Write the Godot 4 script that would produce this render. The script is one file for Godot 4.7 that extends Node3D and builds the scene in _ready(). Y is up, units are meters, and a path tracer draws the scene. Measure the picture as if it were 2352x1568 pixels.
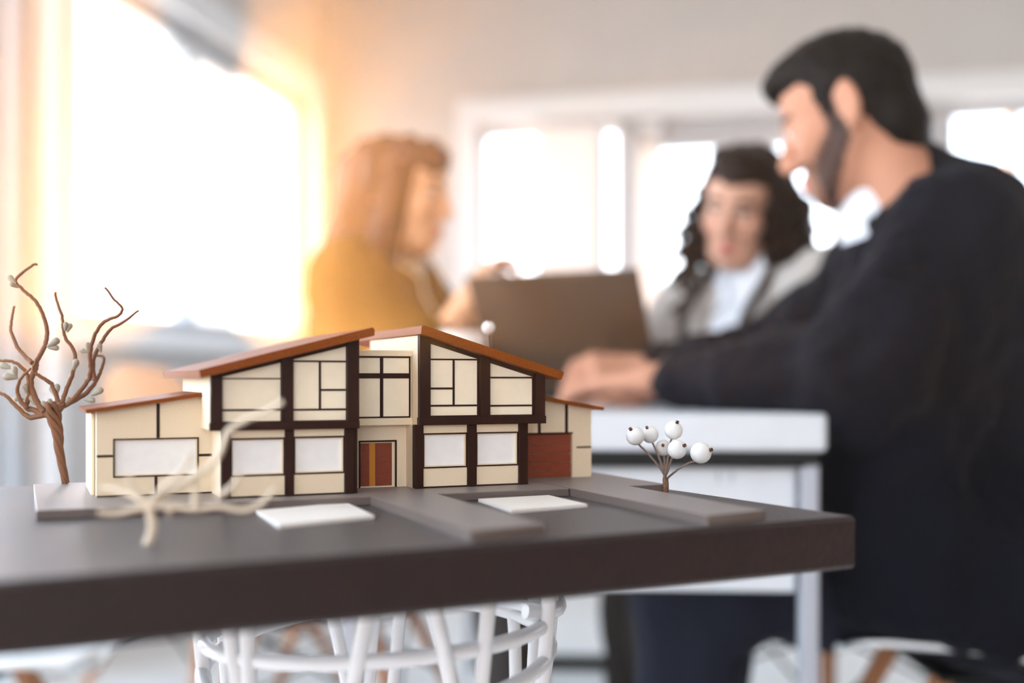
extends Node3D
# An architect's model house on a dark table, three people at a white desk behind it, bright windows.
const EYE := 0.792            # height of the lens; the table top lies 78.5 mm below it
var M := {}
var rng := RandomNumberGenerator.new()

func _ready() -> void:
	rng.seed = 7
	# camera: 40 mm lens on full frame, level, shifted up a little
	var cam := Camera3D.new()
	cam.name = "camera"
	var at := CameraAttributesPhysical.new()
	at.frustum_focal_length = 40.0
	at.frustum_focus_distance = 0.765
	at.exposure_aperture = 2.3
	cam.attributes = at
	add_child(cam)
	cam.position = Vector3(0, EYE, 0)
	cam.set_frustum(0.6 * 0.05, Vector2(0, 86.0 / 2613.3 * 0.05), 0.05, 200.0)
	cam.current = true
	# sky
	var sky := ProceduralSkyMaterial.new()
	sky.sky_top_color = Color(0.78, 0.89, 1.0)
	sky.sky_horizon_color = Color(0.95, 0.98, 1.0)
	sky.ground_horizon_color = Color(0.91, 0.93, 0.93)
	sky.ground_bottom_color = Color(0.79, 0.80, 0.80)
	sky.sun_angle_max = 1.0
	var env := Environment.new()
	env.background_mode = Environment.BG_SKY
	env.sky = Sky.new()
	env.sky.sky_material = sky
	env.background_energy_multiplier = 4.5
	env.tonemap_mode = Environment.TONE_MAPPER_LINEAR
	env.tonemap_exposure = 1.87
	env.sdfgi_enabled = true
	env.ssao_enabled = true
	env.ssil_enabled = true
	# sun haze in the room's air
	env.volumetric_fog_enabled = true
	env.volumetric_fog_density = 0.02
	env.volumetric_fog_albedo = Color(1.0, 0.97, 0.94)
	env.volumetric_fog_anisotropy = 0.8
	var we := WorldEnvironment.new()
	we.name = "surroundings"
	we.environment = env
	add_child(we)
	# low warm sun through the left windows
	var sun := DirectionalLight3D.new()
	sun.name = "sun"
	sun.light_color = Color(1.0, 0.70, 0.36)
	sun.light_energy = 4.0
	sun.light_angular_distance = 1.5
	sun.shadow_enabled = true
	sun.sky_mode = DirectionalLight3D.SKY_MODE_LIGHT_ONLY
	add_child(sun)
	var to_sun := Vector3(-0.27, 0.075, -1.0).normalized()
	sun.look_at_from_position(to_sun * 5.0, Vector3.ZERO)
	materials()
	room()
	desk()
	table()
	house()
	cards()
	sprigs()
	chairs()
	laptop()
	man()
	woman_dark()
	woman_copper()

# ------------------------------------------------------------------ materials
func mat(key: String, c: Color, rough := 0.7, metal := 0.0) -> StandardMaterial3D:
	var m := StandardMaterial3D.new()
	m.albedo_color = c
	m.roughness = rough
	m.metallic = metal
	m.resource_name = key
	M[key] = m
	return m

func noise_tex(freq: float, lo: Color, hi: Color, sd: int, size := 512, oct := 4) -> NoiseTexture2D:
	var n := FastNoiseLite.new()
	n.seed = sd
	n.frequency = freq
	n.fractal_octaves = oct
	var g := Gradient.new()
	g.set_color(0, lo)
	g.set_color(1, hi)
	var t := NoiseTexture2D.new()
	t.width = size
	t.height = size
	t.seamless = true
	t.noise = n
	t.color_ramp = g
	return t

func bump_tex(freq: float, strength: float, sd: int, size := 512) -> NoiseTexture2D:
	var n := FastNoiseLite.new()
	n.seed = sd
	n.frequency = freq
	var t := NoiseTexture2D.new()
	t.width = size
	t.height = size
	t.seamless = true
	t.noise = n
	t.as_normal_map = true
	t.bump_strength = strength
	return t

func grain(m: StandardMaterial3D, t: Texture2D, scale: Vector3, normal: Texture2D = null, amount := 0.4) -> void:
	m.uv1_triplanar = true
	m.uv1_scale = scale
	if t:
		m.albedo_texture = t
	if normal:
		m.normal_enabled = true
		m.normal_texture = normal
		m.normal_scale = amount

func materials() -> void:
	var cloud := noise_tex(0.012, Color(0.975, 0.975, 0.975), Color.WHITE, 3)
	var fine := noise_tex(0.08, Color(0.94, 0.94, 0.94), Color.WHITE, 5)
	var fine_n := bump_tex(0.09, 4.0, 8)
	grain(mat("wall_paint", Color(0.80, 0.785, 0.775), 0.9), cloud, Vector3.ONE * 0.6)
	mat("ceiling_paint", Color(0.88, 0.875, 0.86), 0.95)
	grain(mat("taupe_paint", Color(0.55, 0.53, 0.51), 0.9), cloud, Vector3.ONE * 0.6)
	grain(mat("floor", Color(0.93, 0.92, 0.90), 0.35), cloud, Vector3.ONE * 0.9)
	mat("white_frame", Color(0.90, 0.91, 0.92), 0.4)
	mat("blind_fabric", Color(0.93, 0.93, 0.93), 0.85)
	M.blind_fabric.backlight_enabled = true
	M.blind_fabric.backlight = Color(0.2, 0.2, 0.2)
	var g := mat("glass", Color(0.95, 0.98, 1.0, 0.05), 0.02)
	g.transparency = BaseMaterial3D.TRANSPARENCY_ALPHA
	grain(mat("table_laminate", Color(0.145, 0.085, 0.08), 0.42), noise_tex(0.03, Color(0.84, 0.82, 0.80), Color.WHITE, 11), Vector3(3, 3, 14), fine_n, 0.12)
	M.table_laminate.metallic_specular = 0.4
	M.table_laminate.rim_enabled = true
	M.table_laminate.rim = 0.48
	M.table_laminate.rim_tint = 0.45
	grain(mat("base_board", Color(0.42, 0.37, 0.345), 0.4), fine, Vector3.ONE * 20, fine_n, 0.1)
	M.base_board.rim_enabled = true
	M.base_board.rim = 0.5
	M.base_board.rim_tint = 0.5
	grain(mat("cream_board", Color(0.95, 0.875, 0.755), 0.75), fine, Vector3.ONE * 25, fine_n, 0.08)
	grain(mat("cream_panel", Color(0.985, 0.935, 0.83), 0.55), cloud, Vector3.ONE * 12)
	grain(mat("frosted_pane", Color(0.97, 0.97, 0.965), 0.30), cloud, Vector3.ONE * 14)
	grain(mat("dark_trim", Color(0.195, 0.105, 0.075), 0.5), fine, Vector3.ONE * 30, fine_n, 0.1)
	grain(mat("roof_brown", Color(0.57, 0.30, 0.07), 0.5), noise_tex(0.05, Color(0.8, 0.76, 0.72), Color.WHITE, 21), Vector3.ONE * 22, fine_n, 0.12)
	grain(mat("door_red", Color(0.56, 0.225, 0.085), 0.55), noise_tex(0.02, Color(0.86, 0.85, 0.85), Color.WHITE, 23), Vector3(10, 60, 10))
	mat("door_gold", Color(0.80, 0.50, 0.10), 0.5)
	grain(mat("white_card", Color(0.97, 0.94, 0.91), 0.6), fine, Vector3.ONE * 20)
	grain(mat("white_desk", Color(0.81, 0.82, 0.835), 0.3), cloud, Vector3.ONE * 2)
	mat("desk_metal", Color(0.66, 0.67, 0.70), 0.45, 0.3)
	mat("dark_metal", Color(0.06, 0.07, 0.075), 0.4, 0.6)
	mat("white_enamel", Color(0.87, 0.87, 0.875), 0.22)
	grain(mat("twig", Color(0.66, 0.43, 0.25), 0.7), noise_tex(0.06, Color(0.45, 0.42, 0.4), Color.WHITE, 31), Vector3(40, 160, 40), fine_n, 0.5)
	mat("bud", Color(0.62, 0.59, 0.52), 0.6)
	grain(mat("pale_twig", Color(0.90, 0.83, 0.73), 0.5), fine, Vector3.ONE * 40)
	grain(mat("berry", Color(0.96, 0.96, 0.95), 0.45), fine, Vector3.ONE * 60, bump_tex(0.16, 8.0, 41), 0.9)
	grain(mat("stem", Color(0.55, 0.46, 0.40), 0.35, 0.25), fine, Vector3.ONE * 90, bump_tex(0.16, 8.0, 43), 0.9)
	mat("berry_tip", Color(0.36, 0.22, 0.14), 0.8)
	mat("shell_white", Color(0.94, 0.95, 0.95), 0.35)
	mat("shell_beige", Color(0.64, 0.44, 0.27), 0.5)
	grain(mat("beech", Color(0.74, 0.50, 0.32), 0.5), noise_tex(0.03, Color(0.72, 0.68, 0.64), Color.WHITE, 51), Vector3(20, 4, 20))
	mat("laptop_lid", Color(0.33, 0.25, 0.185), 0.32, 0.35)
	mat("laptop_dark", Color(0.05, 0.05, 0.055), 0.3)
	var skin := mat("skin", Color.WHITE, 0.58)
	skin.metallic_specular = 0.3
	skin.vertex_color_use_as_albedo = true
	grain(mat("navy_cloth", Color(0.045, 0.049, 0.085), 0.85), fine, Vector3.ONE * 30, fine_n, 0.3)
	grain(mat("navy_trousers", Color(0.11, 0.115, 0.155), 0.85), fine, Vector3.ONE * 30, fine_n, 0.3)
	grain(mat("white_cotton", Color(0.93, 0.94, 0.96), 0.85), fine, Vector3.ONE * 20, fine_n, 0.2)
	grain(mat("grey_cloth", Color(0.74, 0.71, 0.68), 0.9), fine, Vector3.ONE * 20, fine_n, 0.3)
	grain(mat("dark_cloth", Color(0.26, 0.235, 0.225), 0.9), fine, Vector3.ONE * 20, fine_n, 0.3)
	grain(mat("khaki_cloth", Color(0.47, 0.325, 0.115), 0.9), fine, Vector3.ONE * 20, fine_n, 0.3)
	grain(mat("sand_cotton", Color(0.86, 0.78, 0.67), 0.85), fine, Vector3.ONE * 20, fine_n, 0.2)
	var streak := noise_tex(0.05, Color(0.5, 0.46, 0.44), Color.WHITE, 61)
	grain(mat("hair_black", Color(0.075, 0.055, 0.05), 0.5), streak, Vector3(40, 12, 40), fine_n, 0.4)
	grain(mat("hair_brown", Color(0.17, 0.115, 0.095), 0.45), streak, Vector3(60, 10, 60), fine_n, 0.4)
	grain(mat("hair_copper", Color(0.45, 0.205, 0.075), 0.42), streak, Vector3(50, 6, 50), fine_n, 0.5)
	for key in ["navy_cloth", "navy_trousers", "dark_cloth", "khaki_cloth", "grey_cloth", "white_cotton", "sand_cotton", "dark_trim", "roof_brown", "hair_black", "hair_brown"]:
		M[key].metallic_specular = 0.25
	for key in ["navy_cloth", "navy_trousers"]:
		M[key].rim_enabled = true
		M[key].rim = 0.35
		M[key].rim_tint = 0.7
	mat("grey_frame", Color(0.70, 0.715, 0.735), 0.45)
	mat("shoe", Color(0.08, 0.07, 0.07), 0.4)
	mat("chrome", Color(0.8, 0.82, 0.84), 0.2, 1.0)

# ------------------------------------------------------------------ helpers
func st_new() -> SurfaceTool:
	var st := SurfaceTool.new()
	st.begin(Mesh.PRIMITIVE_TRIANGLES)
	return st

func commit(st: SurfaceTool, called: String, m: Material, parent: Node = self) -> MeshInstance3D:
	var o := MeshInstance3D.new()
	o.name = numbered(called, parent)
	o.mesh = st.commit()
	o.material_override = null
	o.mesh.surface_set_material(0, m)
	o.cast_shadow = GeometryInstance3D.SHADOW_CASTING_SETTING_ON
	parent.add_child(o, true)
	return o

func numbered(called: String, parent: Node) -> String:
	if not parent.has_node(NodePath(called)):
		return called
	var k := 1
	while parent.has_node(NodePath("%s_%03d" % [called, k])):
		k += 1
	return "%s_%03d" % [called, k]

func thing(called: String, label: String, category: String, pos := Vector3.ZERO, turn := 0.0, group := "") -> Node3D:
	var o := Node3D.new()
	o.name = numbered(called, self)
	add_child(o)
	o.position = pos
	o.rotation.y = turn
	tag(o, label, category, group)
	return o

func tag(o: Node, label: String, category: String, group := "") -> Node:
	o.set_meta("label", label)
	o.set_meta("category", category)
	if group:
		o.set_meta("group", group)
	return o

func struct(o: Node, label: String, category: String) -> Node:
	tag(o, label, category)
	o.set_meta("kind", "structure")
	return o

func face(st: SurfaceTool, pts: Array, hint: Vector3) -> void:
	# a flat convex face, wound clockwise as seen from where hint points
	var n: Vector3 = (pts[2] - pts[0]).cross(pts[1] - pts[0]).normalized()
	if n.length_squared() < 0.5:
		return
	if n.dot(hint) < 0.0:
		pts = pts.duplicate()
		pts.reverse()
		n = -n
	for k in range(1, pts.size() - 1):
		for p in [pts[0], pts[k], pts[k + 1]]:
			st.set_normal(n)
			st.add_vertex(p)

func bx(st: SurfaceTool, lo: Vector3, hi: Vector3, b := 0.0, xf := Transform3D.IDENTITY) -> void:
	# box with chamfered edges
	b = minf(b, 0.45 * minf(hi.x - lo.x, minf(hi.y - lo.y, hi.z - lo.z)))
	var c := (lo + hi) / 2
	var h := (hi - lo) / 2
	var P := func(sx, sy, sz, ax):   # corner vertex lying on the face of axis ax
		var v := Vector3(sx * (h.x - b), sy * (h.y - b), sz * (h.z - b))
		v[ax] = [sx, sy, sz][ax] * h[ax]
		return xf * (c + v)
	for ax in 3:
		var u := (ax + 1) % 3
		var w := (ax + 2) % 3
		for s in [-1, 1]:
			var q := []
			for e in [[-1, -1], [1, -1], [1, 1], [-1, 1]]:
				var k := [0, 0, 0]
				k[ax] = s
				k[u] = e[0]
				k[w] = e[1]
				q.append(P.call(k[0], k[1], k[2], ax))
			var hint := Vector3.ZERO
			hint[ax] = s
			face(st, q, xf.basis * hint)
	if b <= 0.0:
		return
	for ax in 3:   # edges running along ax
		var u := (ax + 1) % 3
		var w := (ax + 2) % 3
		for su in [-1, 1]:
			for sw in [-1, 1]:
				var q := []
				for e in [[-1, u], [1, u], [1, w], [-1, w]]:
					var k := [0, 0, 0]
					k[ax] = e[0]
					k[u] = su
					k[w] = sw
					q.append(P.call(k[0], k[1], k[2], e[1]))
				var hint := Vector3.ZERO
				hint[u] = su
				hint[w] = sw
				face(st, q, xf.basis * hint)
	for sx in [-1, 1]:
		for sy in [-1, 1]:
			for sz in [-1, 1]:
				face(st, [P.call(sx, sy, sz, 0), P.call(sx, sy, sz, 1), P.call(sx, sy, sz, 2)], xf.basis * Vector3(sx, sy, sz))

func prism(st: SurfaceTool, poly: Array, z0: float, z1: float, s := 1.0, xf := Transform3D.IDENTITY) -> void:
	# polygon in x, y pushed from z0 to z1
	var p2 := PackedVector2Array(poly)
	if Geometry2D.is_polygon_clockwise(p2):
		p2.reverse()
	var idx := Geometry2D.triangulate_polygon(p2)
	for z in [z0, z1]:
		for k in range(0, idx.size(), 3):
			var q := []
			for j in 3:
				var v := p2[idx[k + j]]
				q.append(xf * (Vector3(v.x, v.y, z) * s))
			face(st, q, xf.basis * Vector3(0, 0, 1 if z == maxf(z0, z1) else -1))
	for k in p2.size():
		var a := p2[k]
		var b := p2[(k + 1) % p2.size()]
		var n := Vector3(b.y - a.y, -(b.x - a.x), 0)
		face(st, [xf * (Vector3(a.x, a.y, z0) * s), xf * (Vector3(b.x, b.y, z0) * s), xf * (Vector3(b.x, b.y, z1) * s), xf * (Vector3(a.x, a.y, z1) * s)], xf.basis * n)

func spline(pts: Array, n: int) -> Array:
	var out := []
	for i in pts.size() - 1:
		var a = pts[maxi(i - 1, 0)]
		var b = pts[i]
		var c = pts[i + 1]
		var d = pts[mini(i + 2, pts.size() - 1)]
		for k in n:
			var t := float(k) / n
			out.append(0.5 * (2.0 * b + (c - a) * t + (2.0 * a - 5.0 * b + 4.0 * c - d) * t * t + (3.0 * b - a - 3.0 * c + d) * t * t * t))
	out.append(pts[-1])
	return out

func tube(st: SurfaceTool, pts: Array, r0: float, r1: float, sides := 8, radii: Array = []) -> void:
	# a smooth round rod along pts with closed ends
	var n := pts.size()
	var rings := []
	var norms := []
	var up := Vector3.UP
	var t0: Vector3 = (pts[1] - pts[0]).normalized()
	if absf(t0.dot(up)) > 0.9:
		up = Vector3.RIGHT
	var side := t0.cross(up).normalized()
	for i in n:
		var t: Vector3 = (pts[mini(i + 1, n - 1)] - pts[maxi(i - 1, 0)]).normalized()
		side = (side - t * side.dot(t)).normalized()
		var other := t.cross(side)
		var r: float = radii[i] if radii.size() else lerpf(r0, r1, float(i) / (n - 1))
		var ring := []
		var nn := []
		for k in sides:
			var a := TAU * k / sides
			var d := side * cos(a) + other * sin(a)
			ring.append(pts[i] + d * r)
			nn.append(d)
		rings.append(ring)
		norms.append(nn)
	for i in n - 1:
		for k in sides:
			var j := (k + 1) % sides
			var q := [[i, k], [i, j], [i + 1, j], [i, k], [i + 1, j], [i + 1, k]]
			var a: Vector3 = rings[i][k]
			var b: Vector3 = rings[i][j]
			var c: Vector3 = rings[i + 1][j]
			if (c - a).cross(b - a).dot(norms[i][k]) < 0.0:
				q = [[i, k], [i + 1, j], [i, j], [i, k], [i + 1, k], [i + 1, j]]
			for e in q:
				st.set_normal(norms[e[0]][e[1]])
				st.add_vertex(rings[e[0]][e[1]])
	face(st, rings[0], pts[0] - pts[1])
	face(st, rings[n - 1], pts[n - 1] - pts[n - 2])

func lathe(st: SurfaceTool, prof: Array, sides: int, xf := Transform3D.IDENTITY, squash := 1.0) -> void:
	# prof: Vector2(radius, height) from bottom to top, turned about y
	var n := prof.size()
	var nr := []
	for i in n:
		var d: Vector2 = prof[mini(i + 1, n - 1)] - prof[maxi(i - 1, 0)]
		nr.append(Vector2(d.y, -d.x).normalized())
	for i in n - 1:
		for k in sides:
			var q := []
			for e in [[i, k], [i, k + 1], [i + 1, k + 1], [i + 1, k]]:
				var a := TAU * float(e[1]) / sides
				var p: Vector2 = prof[e[0]]
				var m: Vector2 = nr[e[0]]
				q.append([xf * Vector3(p.x * cos(a), p.y, p.x * sin(a) * squash), (xf.basis * Vector3(m.x * cos(a), m.y, m.x * sin(a))).normalized()])
			for tri in [[0, 1, 2], [0, 2, 3]]:
				var a: Vector3 = q[tri[0]][0]
				var b: Vector3 = q[tri[1]][0]
				var c: Vector3 = q[tri[2]][0]
				var g := (c - a).cross(b - a)
				if g.length_squared() < 1e-20:
					continue
				var o: Array = tri if g.dot(q[tri[0]][1] + q[tri[1]][1] + q[tri[2]][1]) > 0.0 else [tri[0], tri[2], tri[1]]
				for e in o:
					st.set_normal(q[e][1])
					st.add_vertex(q[e][0])

func sheet(st: SurfaceTool, f: Callable, nu: int, nv: int, thick: float) -> void:
	# a curved panel with real thickness; f(u, v) gives its middle surface
	var P := []
	var N := []
	for i in nu + 1:
		for j in nv + 1:
			var u := float(i) / nu
			var v := float(j) / nv
			var du: Vector3 = f.call(minf(u + 0.01, 1), v) - f.call(maxf(u - 0.01, 0), v)
			var dv: Vector3 = f.call(u, minf(v + 0.01, 1)) - f.call(u, maxf(v - 0.01, 0))
			P.append(f.call(u, v))
			N.append(du.cross(dv).normalized())
	var w := nv + 1
	for s in [-1.0, 1.0]:
		for i in nu:
			for j in nv:
				var q := [i * w + j, i * w + j + 1, (i + 1) * w + j + 1, (i + 1) * w + j]
				for tri in [[q[0], q[1], q[2]], [q[0], q[2], q[3]]]:
					var a: Vector3 = P[tri[0]]
					var b: Vector3 = P[tri[1]]
					var c: Vector3 = P[tri[2]]
					var o: Array = tri if (c - a).cross(b - a).dot(N[tri[0]]) * s > 0.0 else [tri[0], tri[2], tri[1]]
					for e in o:
						st.set_normal(N[e] * s)
						st.add_vertex(P[e] + N[e] * s * thick / 2)
	var rim := []
	for i in nu + 1: rim.append(i * w)
	for j in range(1, nv + 1): rim.append(nu * w + j)
	for i in range(nu - 1, -1, -1): rim.append(i * w + nv)
	for j in range(nv - 1, 0, -1): rim.append(j)
	var mid := Vector3.ZERO
	for e in rim: mid += P[e] / rim.size()
	for k in rim.size():
		var a: int = rim[k]
		var b: int = rim[(k + 1) % rim.size()]
		face(st, [P[a] - N[a] * thick / 2, P[b] - N[b] * thick / 2, P[b] + N[b] * thick / 2, P[a] + N[a] * thick / 2], (P[a] + P[b]) / 2 - mid)

func frame_of(fwd: Vector3, up := Vector3.UP) -> Basis:
	# local z looks along fwd, y up, x to the left of the one who looks (right-handed)
	var z := fwd.normalized()
	var x := up.cross(z).normalized()
	return Basis(x, z.cross(x), z)

# distance field on a grid, meshed as surface nets
class Field:
	var o: Vector3
	var c: float
	var n: Vector3i
	var v: PackedFloat32Array
	func _init(lo: Vector3, hi: Vector3, cell: float):
		o = lo
		c = cell
		n = Vector3i(((hi - lo) / cell).ceil()) + Vector3i.ONE
		v.resize(n.x * n.y * n.z)
		v.fill(10.0)
	func span(lo: Vector3, hi: Vector3, pad: float) -> Array:
		var a := Vector3i(((lo - Vector3.ONE * pad - o) / c).floor()).clamp(Vector3i.ZERO, n - Vector3i.ONE)
		var b := Vector3i(((hi + Vector3.ONE * pad - o) / c).ceil()).clamp(Vector3i.ZERO, n - Vector3i.ONE)
		return [a, b]
	func cap(a: Vector3, b: Vector3, ra: float, rb: float, k := 0.02, cut := false) -> void:
		var r := maxf(ra, rb)
		var s := span(a.min(b), a.max(b), r + k + 3.0 * c)
		var lo: Vector3i = s[0]
		var hi: Vector3i = s[1]
		var ab := b - a
		var inv := 1.0 / maxf(ab.length_squared(), 1e-12)
		for z in range(lo.z, hi.z + 1):
			for y in range(lo.y, hi.y + 1):
				var i := (z * n.y + y) * n.x + lo.x
				var p := o + Vector3(lo.x, y, z) * c - a
				for x in range(lo.x, hi.x + 1):
					var t := clampf(p.dot(ab) * inv, 0.0, 1.0)
					var d := (p - ab * t).length() - ra - (rb - ra) * t
					var e := v[i]
					if cut:
						var h := maxf(k - absf(e + d), 0.0) / k
						v[i] = maxf(e, -d) + h * h * k * 0.25
					else:
						var h := maxf(k - absf(e - d), 0.0) / k
						v[i] = minf(e, d) - h * h * k * 0.25
					i += 1
					p.x += c
	func ell(ctr: Vector3, r: Vector3, k := 0.02, cut := false, turn := Basis.IDENTITY) -> void:
		var m := maxf(r.x, maxf(r.y, r.z))
		var s := span(ctr - Vector3.ONE * m if turn != Basis.IDENTITY else ctr - r, ctr + Vector3.ONE * m if turn != Basis.IDENTITY else ctr + r, k + 3.0 * c)
		var lo: Vector3i = s[0]
		var hi: Vector3i = s[1]
		var inv := turn.inverse()
		var dx := inv * Vector3(c, 0, 0)
		for z in range(lo.z, hi.z + 1):
			for y in range(lo.y, hi.y + 1):
				var i := (z * n.y + y) * n.x + lo.x
				var p := inv * (o + Vector3(lo.x, y, z) * c - ctr)
				for x in range(lo.x, hi.x + 1):
					var q := p / r
					var k0 := q.length()
					var d := k0 * (k0 - 1.0) / maxf((q / r).length(), 1e-6)
					var e := v[i]
					if cut:
						var h := maxf(k - absf(e + d), 0.0) / k
						v[i] = maxf(e, -d) + h * h * k * 0.25
					else:
						var h := maxf(k - absf(e - d), 0.0) / k
						v[i] = minf(e, d) - h * h * k * 0.25
					i += 1
					p += dx
	func plane_cut(at: Vector3, normal: Vector3) -> void:
		# takes away what lies on the side that normal points to
		var i := 0
		for z in n.z:
			for y in n.y:
				for x in n.x:
					if v[i] < 1.0:
						v[i] = maxf(v[i], (o + Vector3(x, y, z) * c - at).dot(normal))
					i += 1
	func nets(st: SurfaceTool, xf := Transform3D.IDENTITY, color = null, push = null) -> void:
		var at := {}
		var pos := PackedVector3Array()
		var nor := PackedVector3Array()
		var sx := 1
		var sy := n.x
		var sz := n.x * n.y
		var off := [0, sx, sy, sx + sy, sz, sz + sx, sz + sy, sz + sx + sy]
		var cell_of := PackedInt32Array()
		for z in n.z - 1:
			for y in n.y - 1:
				var i := (z * n.y + y) * n.x - 1
				for x in n.x - 1:
					i += 1
					if absf(v[i]) > 3.0 * c:
						continue
					var mask := 0
					for k in 8:
						if v[i + off[k]] < 0.0:
							mask |= 1 << k
					if mask == 0 or mask == 255:
						continue
					var sum := Vector3.ZERO
					var cnt := 0
					for k in 8:
						for ax in 3:
							if k & (1 << ax):
								continue
							var j := k | (1 << ax)
							var a := v[i + off[k]]
							var b := v[i + off[j]]
							if (a < 0.0) == (b < 0.0):
								continue
							var p := Vector3(k & 1, (k >> 1) & 1, (k >> 2) & 1)
							p[ax] += a / (a - b)
							sum += p
							cnt += 1
					var g := Vector3(v[i + 1] + v[i + 1 + sy] + v[i + 1 + sz] + v[i + 1 + sy + sz] - v[i] - v[i + sy] - v[i + sz] - v[i + sy + sz],
						v[i + sy] + v[i + sy + 1] + v[i + sy + sz] + v[i + sy + sz + 1] - v[i] - v[i + 1] - v[i + sz] - v[i + sz + 1],
						v[i + sz] + v[i + sz + 1] + v[i + sz + sy] + v[i + sz + sy + 1] - v[i] - v[i + 1] - v[i + sy] - v[i + sy + 1])
					at[i] = pos.size()
					pos.append(o + (Vector3(x, y, z) + sum / cnt) * c)
					nor.append(g.normalized() if g.length_squared() > 1e-14 else Vector3.UP)
					cell_of.append(i)
		var tris := PackedInt32Array()
		for q in cell_of.size():
			var i := cell_of[q]
			var steps := [sx, sy, sz]
			for ax in 3:
				# the edge from this cell's low corner along ax; the four cells round it
				var u: int = steps[(ax + 1) % 3]
				var w: int = steps[(ax + 2) % 3]
				if (v[i] < 0.0) == (v[i + steps[ax]] < 0.0):
					continue
				if not (at.has(i - u) and at.has(i - w) and at.has(i - u - w)):
					continue
				var e := [at[i], at[i - u], at[i - u - w], at[i - w]]
				for t in [[e[0], e[1], e[2]], [e[0], e[2], e[3]]]:
					var g := (pos[t[2]] - pos[t[0]]).cross(pos[t[1]] - pos[t[0]])
					if g.dot(nor[t[0]] + nor[t[1]] + nor[t[2]]) < 0.0:
						tris.append_array([t[0], t[2], t[1]])
					else:
						tris.append_array([t[0], t[1], t[2]])
		if push != null:
			for k in pos.size():
				pos[k] += nor[k] * push.call(pos[k])
			nor.fill(Vector3.ZERO)
			for k in range(0, tris.size(), 3):
				var g := (pos[tris[k + 2]] - pos[tris[k]]).cross(pos[tris[k + 1]] - pos[tris[k]])
				for j in 3:
					nor[tris[k + j]] += g
		var cols := []
		for k in pos.size():
			cols.append(color.call(pos[k]) if color != null else Color.WHITE)
		for t in tris:
			st.set_color(cols[t])
			st.set_normal((xf.basis * nor[t]).normalized())
			st.add_vertex(xf * pos[t])

func px(u: float, v: float, d: float) -> Vector3:
	# the place that lies at depth d along the line of sight through a point of the photograph (used to read off sizes)
	return Vector3((u - 1176.0) / 2613.3 * d, EYE - (v - 870.0) / 2613.3 * d, -d)

# ------------------------------------------------------------------ the room
# room axes: origin at the corner of the left and the back wall, x along the back wall, z towards the camera along the left wall
var ROOM := Transform3D(Basis(Vector3(0.9781, 0, 0.2079), Vector3.UP, Vector3(-0.2079, 0, 0.9781)), Vector3(-0.815, 0, -5.0))

func room_box(called: String, boxes: Array, m: Material, parent: Node = self, b := 0.0) -> MeshInstance3D:
	var st := st_new()
	for e in boxes:
		bx(st, Vector3(e[0], e[1], e[2]), Vector3(e[3], e[4], e[5]), b, ROOM if parent == self else Transform3D.IDENTITY)
	return commit(st, called, m, parent)

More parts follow.
